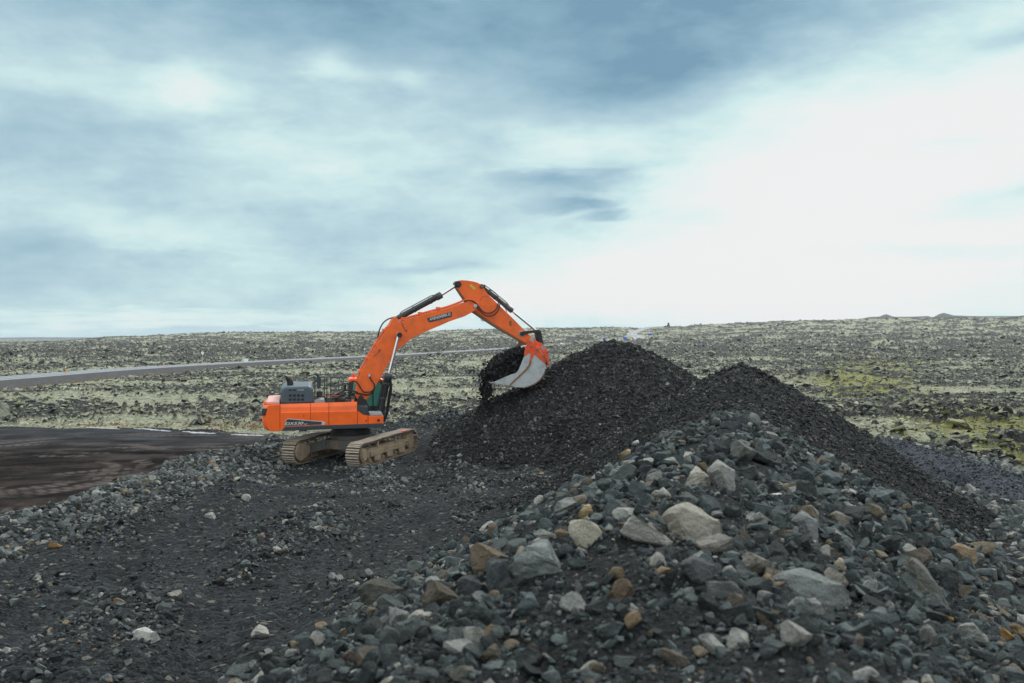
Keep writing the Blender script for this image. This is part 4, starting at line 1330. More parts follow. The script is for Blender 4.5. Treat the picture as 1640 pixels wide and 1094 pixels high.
# ------------------------------------------------------------------ excavator
TH = R(67)                                   # bearing of the tracks
nrm = Vector((-math.tan(R(3.2)) * math.cos(TH), -math.tan(R(3.2)) * math.sin(TH), 1)).normalized()
Fv = Vector((math.cos(R(12)), math.sin(R(12)), 0)); Fv = (Fv - nrm * Fv.dot(nrm)).normalized()
Lv = nrm.cross(Fv)
EXO = Vector((-7.5, 46.5, MACH_Z + 0.01))
EX = Matrix.Translation(EXO) @ Matrix((Fv, Lv, nrm)).transposed().to_4x4()
EXI = EX.inverted()
ex = bpy.data.objects.new('excavator', None); C.objects.link(ex)
ex.matrix_world = EX
tag(ex, 'orange tracked excavator with raised boom tipping dark gravel from its bucket', 'excavator')
camL = EXI @ Vector((0, 0, H))


def P(px, py, y0):
    """point of the machine's own side plane y = y0 seen at a photo pixel -> local (x, z)"""
    d = cam_rot @ Vector(((px - 820) / FPX, (547.0 - py) / FPX, -1.0))
    d = EXI.to_3x3() @ d
    k = (y0 - camL.y) / d.y
    p = camL + d * k
    return (p.x, p.z)


def PP(pts, y0): return [P(a, b_, y0) for a, b_ in pts]
def P3(px, py, y0):
    x, z = P(px, py, y0); return (x, y0, z)


def side_plate(name, pts, y0, y1, mat, parent=ex, bevel=0.012, yref=None):
    mb = MB(); mb.prism(PP(pts, y0 if yref is None else yref), y0, y1)
    return mb.build(name, M[mat], parent, bevel=bevel)


def smooth_path(pts, n=5):
    return [tuple(p) for p in catmull(pts, n)]


def hose(name, pts, y0, r, mat, parent, n=6):
    mb = MB(); mb.tube(smooth_path([P3(a, b_, y0) if len(q) == 2 else P3(a, b_, q[2]) for q in pts for a, b_ in [q[:2]]], 5), r, n)
    return mb.build(name, M[mat], parent)


# ---- undercarriage, turned 55 degrees from the house
TR = Matrix.Rotation(R(55), 4, 'Z')
mb = MB()
mb.cyl((0, 0, 0.70), (0, 0, 1.14), 0.98, 28)
mb.box(-1.15, 1.15, -0.85, 0.85, 0.55, 0.98)
for sx in (-1, 1):
    for sy in (-1, 1):
        a = [(sx * 0.55, sy * 0.62), (sx * 1.20, sy * 0.62), (sx * 1.45, sy * 1.42), (sx * 0.85, sy * 1.42)]
        vs = [(x, y, 0.55) for x, y in a[:2]] + [(x, y, 0.34) for x, y in a[2:]] + [(x, y, 1.02) for x, y in a[:2]] + [(x, y, 0.72) for x, y in a[2:]]
        mb.add(vs, [(0, 1, 2, 3), (4, 5, 6, 7), (0, 1, 5, 4), (1, 2, 6, 5), (2, 3, 7, 6), (3, 0, 4, 7)])
mb.build('car_body', M['carbody'], ex, bevel=0.03, xf=TR)
mb = MB(); mb.cyl((0, 0, 1.14), (0, 0, 1.42), 0.86, 32); mb.cyl((0, 0, 1.20), (0, 0, 1.30), 0.93, 32)
mb.build('swing_ring', M['black'], ex)


def track_path():
    pts = []
    zc_, r = 0.56, 0.50
    for k in range(13):
        a = -math.pi / 2 - math.pi * k / 12
        pts.append((-2.18 + r * math.cos(a), zc_ + r * math.sin(a)))
    for k in range(1, 8):
        s_ = -2.18 + 4.36 * k / 8
        pts.append((s_, 1.06 + 0.03 * math.sin(k / 8 * math.pi) - 0.035 * abs(math.sin(k / 8 * 3 * math.pi))))
    for k in range(13):
        a = math.pi / 2 - math.pi * k / 12
        pts.append((2.18 + r * math.cos(a), zc_ + r * math.sin(a)))
    for k in range(1, 8): pts.append((2.18 - 4.36 * k / 8, 0.06))
    return pts


tp = track_path(); tp.append(tp[0])
cum = [0]
for a, b_ in zip(tp[:-1], tp[1:]): cum.append(cum[-1] + math.dist(a, b_))
NS = 51


def at_len(l):
    l %= cum[-1]
    for i in range(len(tp) - 1):
        if l <= cum[i + 1]:
            f = (l - cum[i]) / (cum[i + 1] - cum[i]); a, b_ = tp[i], tp[i + 1]
            return (a[0] + (b_[0] - a[0]) * f, a[1] + (b_[1] - a[1]) * f)


def crawler(lat, label, inner_visible):
    shoes = MB(); chain = MB(); bars = MB()
    pitch = cum[-1] / NS
    for k in range(NS):
        a = at_len(k * pitch + 0.01); b_ = at_len((k + 1) * pitch - 0.012)
        t_ = Vector((b_[0] - a[0], 0, b_[1] - a[1])); L_ = t_.length; t_.normalize()
        mid = Vector(((a[0] + b_[0]) / 2, lat, (a[1] + b_[1]) / 2))
        out = Vector((-t_.z, 0, t_.x))
        if out.dot(mid - Vector((mid.x * 0.8, lat, 0.56))) < 0: out = -out
        latv = Vector((0, 1, 0))

        def bx(mb_, u0, u1, l0, l1, h0, h1):
            vs = [mid + t_ * u + latv * l + out * h for u in (u0, u1) for l in (l0, l1) for h in (h0, h1)]
            mb_.add(vs, [(0, 1, 3, 2), (4, 6, 7, 5), (0, 4, 5, 1), (2, 3, 7, 6), (0, 2, 6, 4), (1, 5, 7, 3)])
        hL = L_ / 2
        jit = rnd.uniform(-0.006, 0.006)
        bx(shoes, -hL, hL - 0.012, -0.33 + jit, 0.33 + jit, -0.005, 0.028)
        for u_ in (-hL + 0.006, 0.012):
            bx(bars, u_, u_ + 0.042, -0.326 + jit, 0.326 + jit, 0.028, 0.066)
        bx(chain, -hL * 1.05, hL * 0.8, -0.15, -0.09, -0.12, -0.006)
        bx(chain, -hL * 1.05, hL * 0.8, 0.09, 0.15, -0.12, -0.006)
        bx(chain, -0.02, 0.02, -0.09, 0.09, -0.09, -0.05)
    belt = shoes.build('crawler_track', M['mudsteel'], ex, xf=TR)
    belt['label'] = label
    bars.build('grouser_bars', M['grouser'], belt, xf=TR)
    chain.build('link_chain', M['mudframe'], belt, xf=TR)
    o_ = -1 if lat < 0 else 1
    fr = MB()
    fr.prism([(-1.70, 0.34), (-1.70, 0.66), (-1.45, 0.74), (1.35, 0.74), (1.95, 0.66), (1.95, 0.34)], lat - 0.20, lat + 0.20)
    fr.prism([(-1.55, 0.38), (-1.55, 0.62), (1.45, 0.62), (1.45, 0.38)], lat - 0.275, lat - 0.20)
    fr.prism([(-1.55, 0.38), (-1.55, 0.62), (1.45, 0.62), (1.45, 0.38)], lat + 0.20, lat + 0.275)
    for q in (0.52, 0.60, 0.44):
        for sg in (-1, 1):
            fr.box(1.45, 1.98, lat + sg * 0.235 - 0.035, lat + sg * 0.235 + 0.035, q - 0.022, q + 0.022)
    fr.box(1.93, 2.0, lat - 0.28, lat + 0.28, 0.38, 0.66)
    fr.build('track_frame', M['mudframe'], belt, bevel=0.015, xf=TR)
    mb = MB()
    for s_ in (-0.85, 0.75):
        mb.cyl((s_, lat - 0.16, 0.94), (s_, lat + 0.16, 0.94), 0.085, 14)
        for sg in (-1, 1): mb.box(s_ - 0.06, s_ + 0.06, lat + sg * 0.22 - 0.035, lat + sg * 0.22 + 0.035, 0.70, 1.0)
    mb.build('carrier_rollers', M['mudframe'], belt, bevel=0.01, xf=TR)
    mb = MB()
    for k in range(9):
        s_ = -1.55 + k * 0.385
        mb.cyl((s_, lat - 0.19, 0.235), (s_, lat + 0.19, 0.235), 0.10, 14)
        mb.cyl((s_, lat - 0.24, 0.235), (s_, lat + 0.24, 0.235), 0.05, 10)
    for s_ in (-1.0, 0.1, 1.2):
        for sg in (-1, 1): mb.prism([(s_ - 0.30, 0.37), (s_ - 0.24, 0.16), (s_ + 0.24, 0.16), (s_ + 0.30, 0.37)], lat + sg * 0.265 - 0.02, lat + sg * 0.265 + 0.02)
    mb.build('track_rollers', M['mudframe'], belt, xf=TR)
    mb = MB(); mb.cyl((2.18, lat - 0.17, 0.56), (2.18, lat + 0.17, 0.56), 0.36, 26); mb.cyl((2.18, lat - 0.22, 0.56), (2.18, lat + 0.22, 0.56), 0.12, 14)
    mb.build('idler_wheel', M['mudframe'], belt, bevel=0.015, xf=TR)
    mb = MB()
    n = 22
    ring = []
    for k in range(n * 2):
        a = math.pi * k / n; rr_ = 0.42 if k % 2 else 0.36
        ring.append((-2.18 + rr_ * math.cos(a), 0.56 + rr_ * math.sin(a)))
    mb.prism(ring, lat - 0.06, lat + 0.06)
    mb.build('drive_sprocket', M['mudframe'], belt, xf=TR)
    mb = MB()
    mb.cyl((-2.18, lat - 0.30, 0.56), (-2.18, lat + 0.30, 0.56), 0.30, 26)
    if o_ < 0: mb.cyl((-2.18, lat - 0.34, 0.56), (-2.18, lat - 0.29, 0.56), 0.22, 26)
    # final drive casing on the side facing the machine centre
    c_in = lat - o_ * 0.36
    mb.prism([(-2.18 + 0.40 * math.cos(a), 0.56 + 0.40 * math.sin(a)) for a in [math.pi / 2 + math.pi * k / 10 for k in range(11)]] + [(-1.75, 0.25), (-1.45, 0.42), (-1.45, 0.74), (-1.8, 0.9)],
             min(lat - o_ * 0.12, c_in), max(lat - o_ * 0.12, c_in))
    mb.build('final_drive', M['mudframe'], belt, bevel=0.03, xf=TR)
    return belt


near_tr = crawler(-1.74, 'near crawler track with its outer side towards the viewer', False)
far_tr = crawler(1.62, 'far crawler track with its inner side showing under the house', True)
mb = MB(); mb.box(1.3, 1.75, -1.74 - 0.335, -1.74 - 0.15, 1.125, 1.132); mb.build('red_paint_mark', M['orange_bucket'], near_tr, xf=TR)

# ---- revolving house
YN = -1.56
skirt = [(450.0, 690.3), (456.0, 683.4), (614.6, 678.2), (616.0, 684.2), (560, 686.6)]
side_plate('deck_frame', skirt, YN - 0.01, 1.56, 'slate', yref=YN, bevel=0.02)
mb = MB(); mb.prism(PP([(452, 686), (452, 649.5), (571.5, 646), (571.5, 664), (590, 672), (612, 671.5), (612, 682)], YN), YN + 0.26, 1.50)
mb.build('house_core', M['black'], ex)
# dim machinery deck between hood and cab
mb = MB(); q = random.Random(8)
for k in range(26):
    x0, z0 = P(q.uniform(505, 570), 646, -1.2)
    y_ = q.uniform(-1.35, 0.4); w_ = q.uniform(0.05, 0.22); h_ = q.uniform(0.05, 0.26)
    mb.box(x0 - w_, x0 + w_, y_ - w_, y_ + w_, z0 - 0.05, z0 + h_)
mb.build('deck_machinery', M['carbody'], ex, bevel=0.01)
mb = MB()
for k in range(9):
    xa, za = P(q.uniform(510, 540), q.uniform(640, 645), -1.2); xb, zb = P(q.uniform(545, 574), q.uniform(628, 644), -1.0)
    mb.tube(smooth_path([(xa, q.uniform(-1.3, 0), za), ((xa + xb) / 2, q.uniform(-1.3, 0), max(za, zb) + q.uniform(0, .12)), (xb, q.uniform(-1, 0.2), zb)], 5), q.uniform(0.02, 0.035), 6)
mb.build('hydraulic_hose', M['rubber'], ex)


def door(name, xa, xb, bot_a, bot_b, top_a, top_b, mid_a, mid_b, parent=ex, mat='orange'):
    """side panel with a crease: upright below, leaning inward above"""
    mb = MB()
    rows = [((xa, bot_a), (xb, bot_b), 0.0), ((xa, mid_a + 0.6), (xb, mid_b + 0.6), 0.0), ((xa, mid_a), (xb, mid_b), 0.045), ((xa, mid_a - 7.5), (xb, mid_b - 7.5), 0.075), ((xa, top_a), (xb, top_b), 0.17)]
    front = []; back = []
    for (a, b_, ins) in rows:
        for (px, py) in (a, b_):
            x, z = P(px, py, YN)
            front.append((x, YN + ins, z)); back.append((x, YN + ins + 0.06, z))
    vs = front + back; n = len(front); fs = []
    for i in range(len(rows) - 1):
        fs.append((2 * i, 2 * i + 1, 2 * i + 3, 2 * i + 2)); fs.append((n + 2 * i, n + 2 * i + 2, n + 2 * i + 3, n + 2 * i + 1))
        fs.append((2 * i, 2 * i + 2, n + 2 * i + 2, n + 2 * i)); fs.append((2 * i + 1, n + 2 * i + 1, n + 2 * i + 3, 2 * i + 3))
    fs.append((0, n, n + 1, 1)); fs.append((n - 2, n - 1, 2 * n - 1, 2 * n - 2))
    mb.add(vs, fs)
    return mb.build(name, M[mat], parent, bevel=0.008)


d1 = door('side_door', 448.9, 497.2, 690.0, 682.2, 648.0, 646.6, 660.5, 659.6)
d2 = door('side_door', 497.8, 526.6, 682.0, 681.1, 646.5, 645.6, 659.5, 659.0)
d3 = door('side_door', 527.2, 572.3, 681.0, 679.6, 645.5, 644.2, 658.9, 658.0)
# front corner: panel with a curved top edge, then the tool box
side_plate('front_side_panel', [(572.9, 679.5), (589.2, 679.0), (589.2, 665.3), (583, 665.0), (579, 662.5), (575.5, 659.5), (572.9, 658.9)], YN, YN + 0.10, 'orange')
side_plate('tank_cover', [(572.9, 658.4), (575.8, 659.0), (579.5, 662), (583.3, 664.6), (589.2, 664.8), (589.2, 652), (575.5, 651.5), (572.9, 645)], YN + 0.02, -0.62, 'slate')
tb = side_plate('tool_box', [(589.8, 679.0), (614.0, 678.1), (614.4, 666.0), (589.8, 666.4)], YN, -0.70, 'orange', bevel=0.02)
side_plate('step_mat', [(592.0, 665.8), (591.5, 661.8), (611.5, 661.2), (613.8, 665.3)], YN + 0.04, -0.72, 'palegrey', tb)
side_plate('lamp', [(604.3, 675.2), (604.3, 671.4), (608.3, 671.2), (608.3, 675.0)], YN - 0.03, YN, 'black', tb, 0.004)
side_plate('lock', [(585.8, 675.8), (585.8, 672.4), (587.2, 672.2), (587.2, 675.6)], YN - 0.008, YN, 'black', ex, 0)
side_plate('lock', [(485.9, 668.0), (485.9, 664.6), (487.4, 664.6), (487.4, 668.0)], YN - 0.008, YN, 'rust', d1, 0)
side_plate('sticker', [(565.3, 652.6), (565.3, 650.0), (569.2, 649.8), (569.2, 652.4)], YN + 0.085, YN + 0.105, 'silver', d3, 0)
side_plate('filler_cap', [(563.2, 645.5), (563.2, 640.8), (567.0, 640.4), (567.0, 645.5)], -1.3, -1.15, 'orange', ex, 0.01)

# counterweight: side profile swept round the tail arc
prof = [(448.3, 648.0, 0), (448.3, 690.6, 0), (436, 691.2, .3), (428, 690.8, .7), (423, 688.4, 1), (420.0, 683.5, 1), (418.6, 676.0, 1), (418.5, 669.5, 1), (419.0, 664.0, 1), (419.6, 659.0, 1), (420.2, 654.5, 1), (421.2, 651.0, 1), (424.5, 649.0, .9), (436, 648.2, .4)]
ys = np.linspace(-1.56, 1.56, 15)
vs = []; fs = []
Rt = 3.95
arc0 = math.sqrt(Rt ** 2 - 1.56 ** 2)
for i, yy in enumerate(ys):
    edge = 0.10 * max(0, (abs(yy) - 1.42) / 0.14) ** 2
    for px, py, wgt in prof:
        x, z = P(px, py, -1.56)
        x -= wgt * (0.4 * (math.sqrt(Rt ** 2 - yy ** 2) - arc0) - 0.10)
        x += wgt * edge
        vs.append((x, yy, z))
n = len(prof)
for i in range(len(ys) - 1):
    for k in range(n): fs.append((i * n + k, i * n + (k + 1) % n, (i + 1) * n + (k + 1) % n, (i + 1) * n + k))
fs.append(tuple(range(n))); fs.append(tuple(range((len(ys) - 1) * n, len(ys) * n))[::-1])
mb = MB(); mb.add(vs, fs)
cw = mb.build('counterweight', M['orange'], ex, bevel=0.03)
side_plate('rear_recess_panel', [(418.6, 665.5), (420.0, 655.0), (428.2, 654.2), (427.2, 658.6), (424.0, 661.8), (421.2, 666.5)], YN - 0.010, YN + 0.5, 'slate', cw, 0.004)
side_plate('top_cover', [(425, 648.6), (427, 644.2), (447.8, 643.2), (447.8, 648.2)], -1.38, 1.3, 'toppink', cw, 0.04, yref=YN)
side_plate('lifting_eye', [(422.5, 648.8), (422.6, 644.4), (424, 643.4), (430, 643.2), (431.5, 645.4), (430, 648.4)], -1.25, -1.17, 'orange', cw, 0.02)

# engine hood
hood = side_plate('engine_hood', [(449.6, 648.2), (449.6, 629), (451.0, 623.5), (454.5, 620.0), (459, 619.2), (494.5, 618.2), (498.6, 619.4), (501.0, 623.0), (502.2, 628), (502.4, 646.8)], -1.28, 1.2, 'hood', bevel=0.10, yref=-1.28)
for row, (ya, yb, xs_) in enumerate(((631.6, 635.8, (462.6, 469.2, 475.8, 482.4)), (638.2, 642.0, (462.6, 469.2, 475.8, 482.4)), (623.6, 626.4, (462.6, 469.2)))):
    for xv in xs_:
        side_plate('vent', [(xv, yb), (xv, ya), (xv + 4.6, ya - .1), (xv + 4.6, yb - .1)], -1.288, -1.27, 'black', hood, 0)
side_plate('warning_label', [(476.5, 625.6), (476.5, 623.8), (487, 623.5), (487, 625.3)], -1.287, -1.27, 'palegrey', hood, 0)
x0, z0 = P(465, 620, -0.6); x1, z1 = P(465, 610.5, -0.6); x2, z2 = P(458.2, 602.8, -0.6)
mb = MB()
mb.tube([(x0, -0.6, z0 - 0.1), (x0, -0.6, z1 - 0.02)], 0.145, 18, cap=False)
ring = []
for k in range(18):
    a = 2 * math.pi * k / 18
    ring.append((x0 + 0.145 * math.cos(a), -0.6 + 0.145 * math.sin(a), z1 - 0.02))
top_ = []
for k in range(18):
    a = 2 * math.pi * k / 18
    f = (1 - math.cos(a)) / 2
    top_.append((x0 - 0.03 + 0.15 * math.cos(a) - 0.06 * f, -0.6 + 0.15 * math.sin(a), z1 + 0.02 + 0.27 * f))
mb.add(ring + top_, [(k, (k + 1) % 18, 18 + (k + 1) % 18, 18 + k) for k in range(18)], True)
mb.add([(x_ - 0.0, y_, z_ - 0.03) for x_, y_, z_ in top_], [tuple(range(18))])
mb.build('exhaust_pipe', M['black'], hood)

# hand rails on the deck
mb = MB(); r_ = 0.021
for (xa, ya, xb, yb, y_) in ((504.3, 603, 504.3, 646, 0.9), (523.6, 605, 523.6, 646, -1.35), (529.8, 603.5, 529.8, 646, -1.35), (548.0, 603, 548.0, 640, -1.35), (550.6, 605, 550.6, 640, 0.9),
                             (510, 599.6, 549.5, 598.2, 0.9), (513, 604.6, 547, 603.6, -1.35), (512, 617.6, 551.5, 617.0, -1.35), (530, 624.6, 551.5, 624.2, -1.35), (519.5, 604.0, 519.5, 645, 0.9),
                             (502.5, 607, 512, 607, 0.9), (552, 614, 560, 614, 0.9), (542.5, 609, 542.5, 624, 0.9)):
    mb.tube([P3(xa, ya, y_), P3(xb, yb, y_)], r_, 8)
for (xa, ya) in ((549.5, 598.2), (513, 604.6), (547, 603.6)):
    x, z = P(xa, ya, -1.35)
    mb.tube([(x, -1.35, z), (x, 0.9, z)], r_, 8)
mb.build('handrail', M['slate'], ex)
side_plate('ladder_guard', [(508.0, 621.5), (507.6, 599.5), (513.8, 599.3), (514.2, 618), (511.5, 623)], 0.0, 0.06, 'slate', ex, 0.01)
side_plate('antenna', [(512.3, 601), (512.4, 595.0), (513.6, 595.0), (513.7, 601)], 0.02, 0.05, 'black', ex, 0)
side_plate('precleaner', [(507.6, 636.5), (506.8, 628.5), (509, 626.4), (515, 626.2), (517, 628.6), (516.4, 634), (513, 637.4)], -1.0, -0.7, 'black', ex, 0.04)
side_plate('battery_box', [(503.8, 645.6), (504.0, 641.6), (508, 639.6), (519.5, 639.4), (521.2, 645.2)], -1.25, -0.5, 'palegrey', ex, 0.02)
side_plate('red_rail', [(520, 634.8), (520, 633.5), (543.6, 633.0), (543.6, 634.3)], -1.2, -1.15, 'orange_bucket', ex, 0)
side_plate('control_box', [(543.8, 632.8), (543.8, 627.0), (550.6, 626.8), (550.6, 632.6)], -0.9, -0.7, 'carbody', ex, 0.01)
side_plate('deck_tank', [(530.5, 644.5), (530.5, 638.6), (553.5, 638.0), (553.5, 644.0)], -1.2, -0.4, 'black', ex, 0.03)

# cab on the far side
YC = 0.62
cabp = side_plate('cab', [(559.6, 662), (557.8, 645), (558.2, 614), (560.0, 611.5), (571.5, 611.2), (570, 625), (572, 640), (580, 650), (617.5, 650), (616, 675), (560, 675)], YC, 1.62, 'slate', bevel=0.02)
side_plate('roof', [(558.6, 612.4), (558.6, 608.6), (561.5, 606.4), (609.5, 605.9), (613.6, 608.0), (613.8, 611.0)], YC - 0.03, 1.66, 'orange', cabp, 0.04, yref=YC)
side_plate('side_window', [(572.0, 611.4), (607.8, 610.9), (613.4, 622), (613.0, 641), (609, 650), (580, 650), (573, 640), (570.8, 625)], YC + 0.01, YC + 0.035, 'glass', cabp, 0)
side_plate('rear_window', [(566.8, 611.4), (571.5, 611.3), (570.0, 625), (568.5, 629), (564.5, 629)], YC - 0.012, YC + 0.01, 'glass', cabp, 0)
side_plate('far_window', [(572.0, 611.4), (607.8, 610.9), (613.4, 622), (613.0, 641), (609, 650), (580, 650)], 1.58, 1.60, 'glass', cabp, 0, yref=YC)
for pts in ([(611.6, 611.2), (608.2, 611.2), (614.4, 624), (614.8, 650), (617.2, 650), (616.2, 622)], [(596.5, 611.5), (598.3, 611.5), (598.3, 650), (596.5, 650)]):
    side_plate('pillar', pts, YC, YC + 0.07, 'black', cabp, 0)
side_plate('pillar', [(611.6, 611.2), (608.2, 611.2), (614.4, 624), (614.8, 650), (617.2, 650), (616.2, 622)], 1.54, 1.62, 'black', cabp, 0, yref=YC)
mb = MB(); x, z = P(590, 640, 1.1)
mb.box(x - 0.25, x + 0.2, 0.9, 1.35, z - 0.55, z - 0.15); mb.box(x - 0.33, x - 0.2, 0.92, 1.33, z - 0.3, z + 0.35)
mb.build('driver_seat', M['black'], cabp, bevel=0.05)
mb = MB(); x, z = P(566.6, 606.6, 0.9)
mb.cyl((x, 0.9, z), (x, 0.9, z + 0.09), 0.02, 8); mb.tube([(x, 0.9, z + 0.08), (x, 0.9, z + 0.2), (x, 0.9, z + 0.26)], [0.085, 0.085, 0.04], 14)
mb.build('beacon', M['orange_bucket'], cabp)
mb = MB(); mb.tube([P3(552.6, 616, .7), P3(552.6, 625, .7)], 0.05, 8); mb.tube([P3(551.5, 617.8, .7), P3(558, 615.5, .8)], 0.02, 6); mb.build('mirror', M['black'], cabp)

# ---- boom
boom_pts = [(569.6, 634.5), (572, 640), (578, 643), (585.5, 642), (590.5, 637), (598, 624), (605, 613), (614, 597.5), (623, 581.4), (632.5, 564.6), (639, 559), (648.3, 551), (658, 543.5), (669.3, 537), (682, 531), (694.6, 525.9),
            (707, 520.6), (719.8, 515), (733, 510.4), (745, 506.4), (755, 500.8), (764, 496), (767, 490), (764, 484.5), (757.4, 482.3), (751, 483), (737, 487.2), (715.6, 494), (694, 499.3), (673.5, 504.9), (656, 510.2), (644, 514.5), (638, 517.5),
            (637.2, 511), (633.6, 507.4), (629.5, 509.5), (624, 519.5), (615.5, 533), (609, 543), (602, 554), (593, 568.5), (585, 583.5), (578.3, 596), (572.6, 609)]
HB = 0.39
boom = side_plate('boom', boom_pts, -HB, HB, 'orange_worn', bevel=0.018)
mb = MB(); mb.cyl(P3(761.5, 489.8, -HB - 0.05), (P(761.5, 489.8, -HB)[0], HB + 0.05, P(761.5, 489.8, -HB)[1]), 0.085, 18)
mb.build('pin', M['galv'], boom)
mb = MB(); x, z = P(638.9, 536.2, -HB); mb.cyl((x, -HB - 0.34, z), (x, HB + 0.34, z), 0.125, 20); mb.build('pin', M['black'], boom, bevel=0.02)
# seam welds and stickers
for (pts, nm, mt) in (([(643.2, 515.8), (648, 526.5), (650.5, 530.5)], 'grease_line', 'rust'), ([(607.3, 559.8), (606.2, 565.5)], 'grease_line', 'black'), ([(603.5, 567), (597, 571.5)], 'grease_line', 'rust')):
    hose(nm, pts, -HB - 0.012, 0.018, mt, boom)
mb = MB(); mb.cyl(P3(608.2, 560.5, -HB - 0.05), P3(608.2, 560.5, -HB), 0.05, 10); mb.cyl(P3(651, 529.6, -HB - 0.05), P3(651, 529.6, -HB), 0.05, 10); mb.build('grease_fitting', M['rust'], boom)
plate = side_plate('name_plate', [(683.4, 509.8), (723.8, 498.9), (724.0, 506.2), (722.5, 507.8), (688.5, 516.4), (686.5, 515.6)], -HB - 0.010, -HB, 'slate', boom, 0)
# service lines along the back of the boom
for off, y_, mt, r_ in ((-1.6, -0.30, 'orange_worn', 0.028), (-2.2, -0.14, 'orange_worn', 0.028), (-2.0, 0.05, 'rubber', 0.032), (-0.6, -0.22, 'galv', 0.016), (-2.4, 0.22, 'orange_worn', 0.028)):
    base = [(571, 616), (577, 597), (584, 583), (592.5, 568), (601.3, 553), (608.5, 541.5), (615.5, 531), (623, 523.6), (634, 517), (645, 512.4), (657, 508.8), (673.5, 504.2), (694, 498.4), (715.6, 493), (735, 486.2), (744, 482.4), (750, 481.6)]
    hose('service_line', [(a + off * 0.75, b_ + off * 0.75) for a, b_ in base], y_, r_, mt, boom)
mb = MB()
for (a, b_) in ((577, 596), (589, 574), (602, 552), (616, 530), (645, 511.5), (674, 503), (703, 495)):
    x, z = P(a, b_, -0.3); mb.box(x - 0.07, x + 0.07, -0.36, 0.3, z - 0.04, z + 0.09)
mb.build('line_clamp', M['orange_worn'], boom, bevel=0.01)
hose('hydraulic_hose', [(631, 508.4), (622, 511), (614, 517), (609.3, 525), (606.5, 533), (604.8, 541)], -0.2, 0.034, 'rubber', boom)
hose('hydraulic_hose', [(591.4, 598), (592.2, 602), (594.4, 608), (598.2, 613), (599.9, 618), (598.4, 623.5), (593.5, 627.4), (588, 628), (583, 627.6), (578.5, 622.5), (574, 615), (569.5, 611.2), (563, 610.5)], -HB - 0.06, 0.030, 'rubber', boom)
hose('hydraulic_hose', [(563.8, 632), (567, 629.8), (571, 629.2), (576.5, 630.2), (582, 631.5), (588, 632.2), (592.5, 631.4), (596.8, 627.6), (599.5, 622)], -HB - 0.05, 0.036, 'rubber', boom)
mb = MB(); mb.cyl(P3(591.3, 598.5, -HB - 0.06), P3(591.6, 603, -HB - 0.06), 0.05, 10); mb.build('hose_fitting', M['silver'], boom)
# foot bracket
side_plate('boom_foot_bracket', [(570, 655), (572, 641), (578, 637.5), (586, 640), (592, 652), (596, 664), (570, 664)], -0.62, -0.45, 'black', ex, 0.02)
side_plate('boom_foot_bracket', [(570, 655), (572, 641), (578, 637.5), (586, 640), (592, 652), (596, 664), (570, 664)], 0.45, 0.6, 'black', ex, 0.02)
mb = MB(); x, z = P(578.5, 637.5, -0.6); mb.cyl((x, -0.66, z), (x, 0.66, z), 0.11, 16); mb.build('boom_foot_pin', M['black'], ex)
side_plate('cylinder_bracket', [(598, 672), (602, 655), (609, 653), (615, 660), (618.5, 676)], -0.60, -0.35, 'black', ex, 0.02)
side_plate('cylinder_bracket', [(598, 672), (602, 655), (609, 653), (615, 660), (618.5, 676)], 0.35, 0.60, 'black', ex, 0.02)


def cylinder(name, a, split, b_, y_, rb, rr_, mat='cylgrey', side_line=True):
    """hydraulic cylinder from base pin a via barrel end to rod pin b_"""
    A = Vector(P3(*a, y_)); S = Vector(P3(*split, y_)); B_ = Vector(P3(*b_, y_))
    mb = MB(); d = (S - A).normalized()
    mb.tube([A, A + d * 0.12, A + d * 0.14, S - d * 0.30, S - d * 0.29, S - d * 0.02, S], [rb * 0.8, rb * 0.8, rb, rb, rb * 1.22, rb * 1.22, rb * 0.9], 18)
    mb.tube([A - Vector((0, rb, 0)), A + Vector((0, rb, 0))], rb * 1.05, 16)
    if side_line:
        up = Vector((-d.z, 0, d.x))
        mb.tube([A + d * 0.3 + up * rb * 1.1, A + d * 0.45 + up * (rb + 0.05), S - d * 0.5 + up * (rb + 0.05), S - d * 0.32 + up * rb * 1.05], 0.022, 8)
        for f in (0.4, 0.75):
            c_ = A.lerp(S, f)
            mb.tube([c_ - d * 0.03, c_ + d * 0.03], rb * 1.13, 18)
    cy = mb.build(name, M[mat], ex)
    mb = MB(); mb.tube([S, B_], rr_, 16); mb.tube([B_ - Vector((0, rr_ * 1.4, 0)), B_ + Vector((0, rr_ * 1.4, 0))], rr_ * 1.6, 16)
    mb.build('rod', M['chrome'], cy)
    return cy


for y_ in (-0.62, 0.62):
    cylinder('boom_cylinder', (607.2, 664), (623.4, 597.6), (638.9, 536.2), y_, 0.148, 0.074)
cylinder('arm_cylinder', (633.8, 511.6), (707.5, 471.8), (733.3, 455.3), 0.0, 0.138, 0.072)
mb = MB()
for k, (dx, y_) in enumerate(((0, -0.70), (2.5, -0.5), (4.5, -0.2), (1.5, 0.3), (6, -0.6))):
    mb.tube(smooth_path([P3(624 + dx * .3, 604, y_), P3(624.6 + dx * .5, 618 + k, y_), P3(622 + dx * .6, 634, y_), P3(619.5 + dx * .5, 650 + k, y_), P3(617.5 + dx * .5, 664, y_), P3(616, 675, y_)], 5), 0.024, 6)
mb.build('hydraulic_hose', M['rubber'], ex)

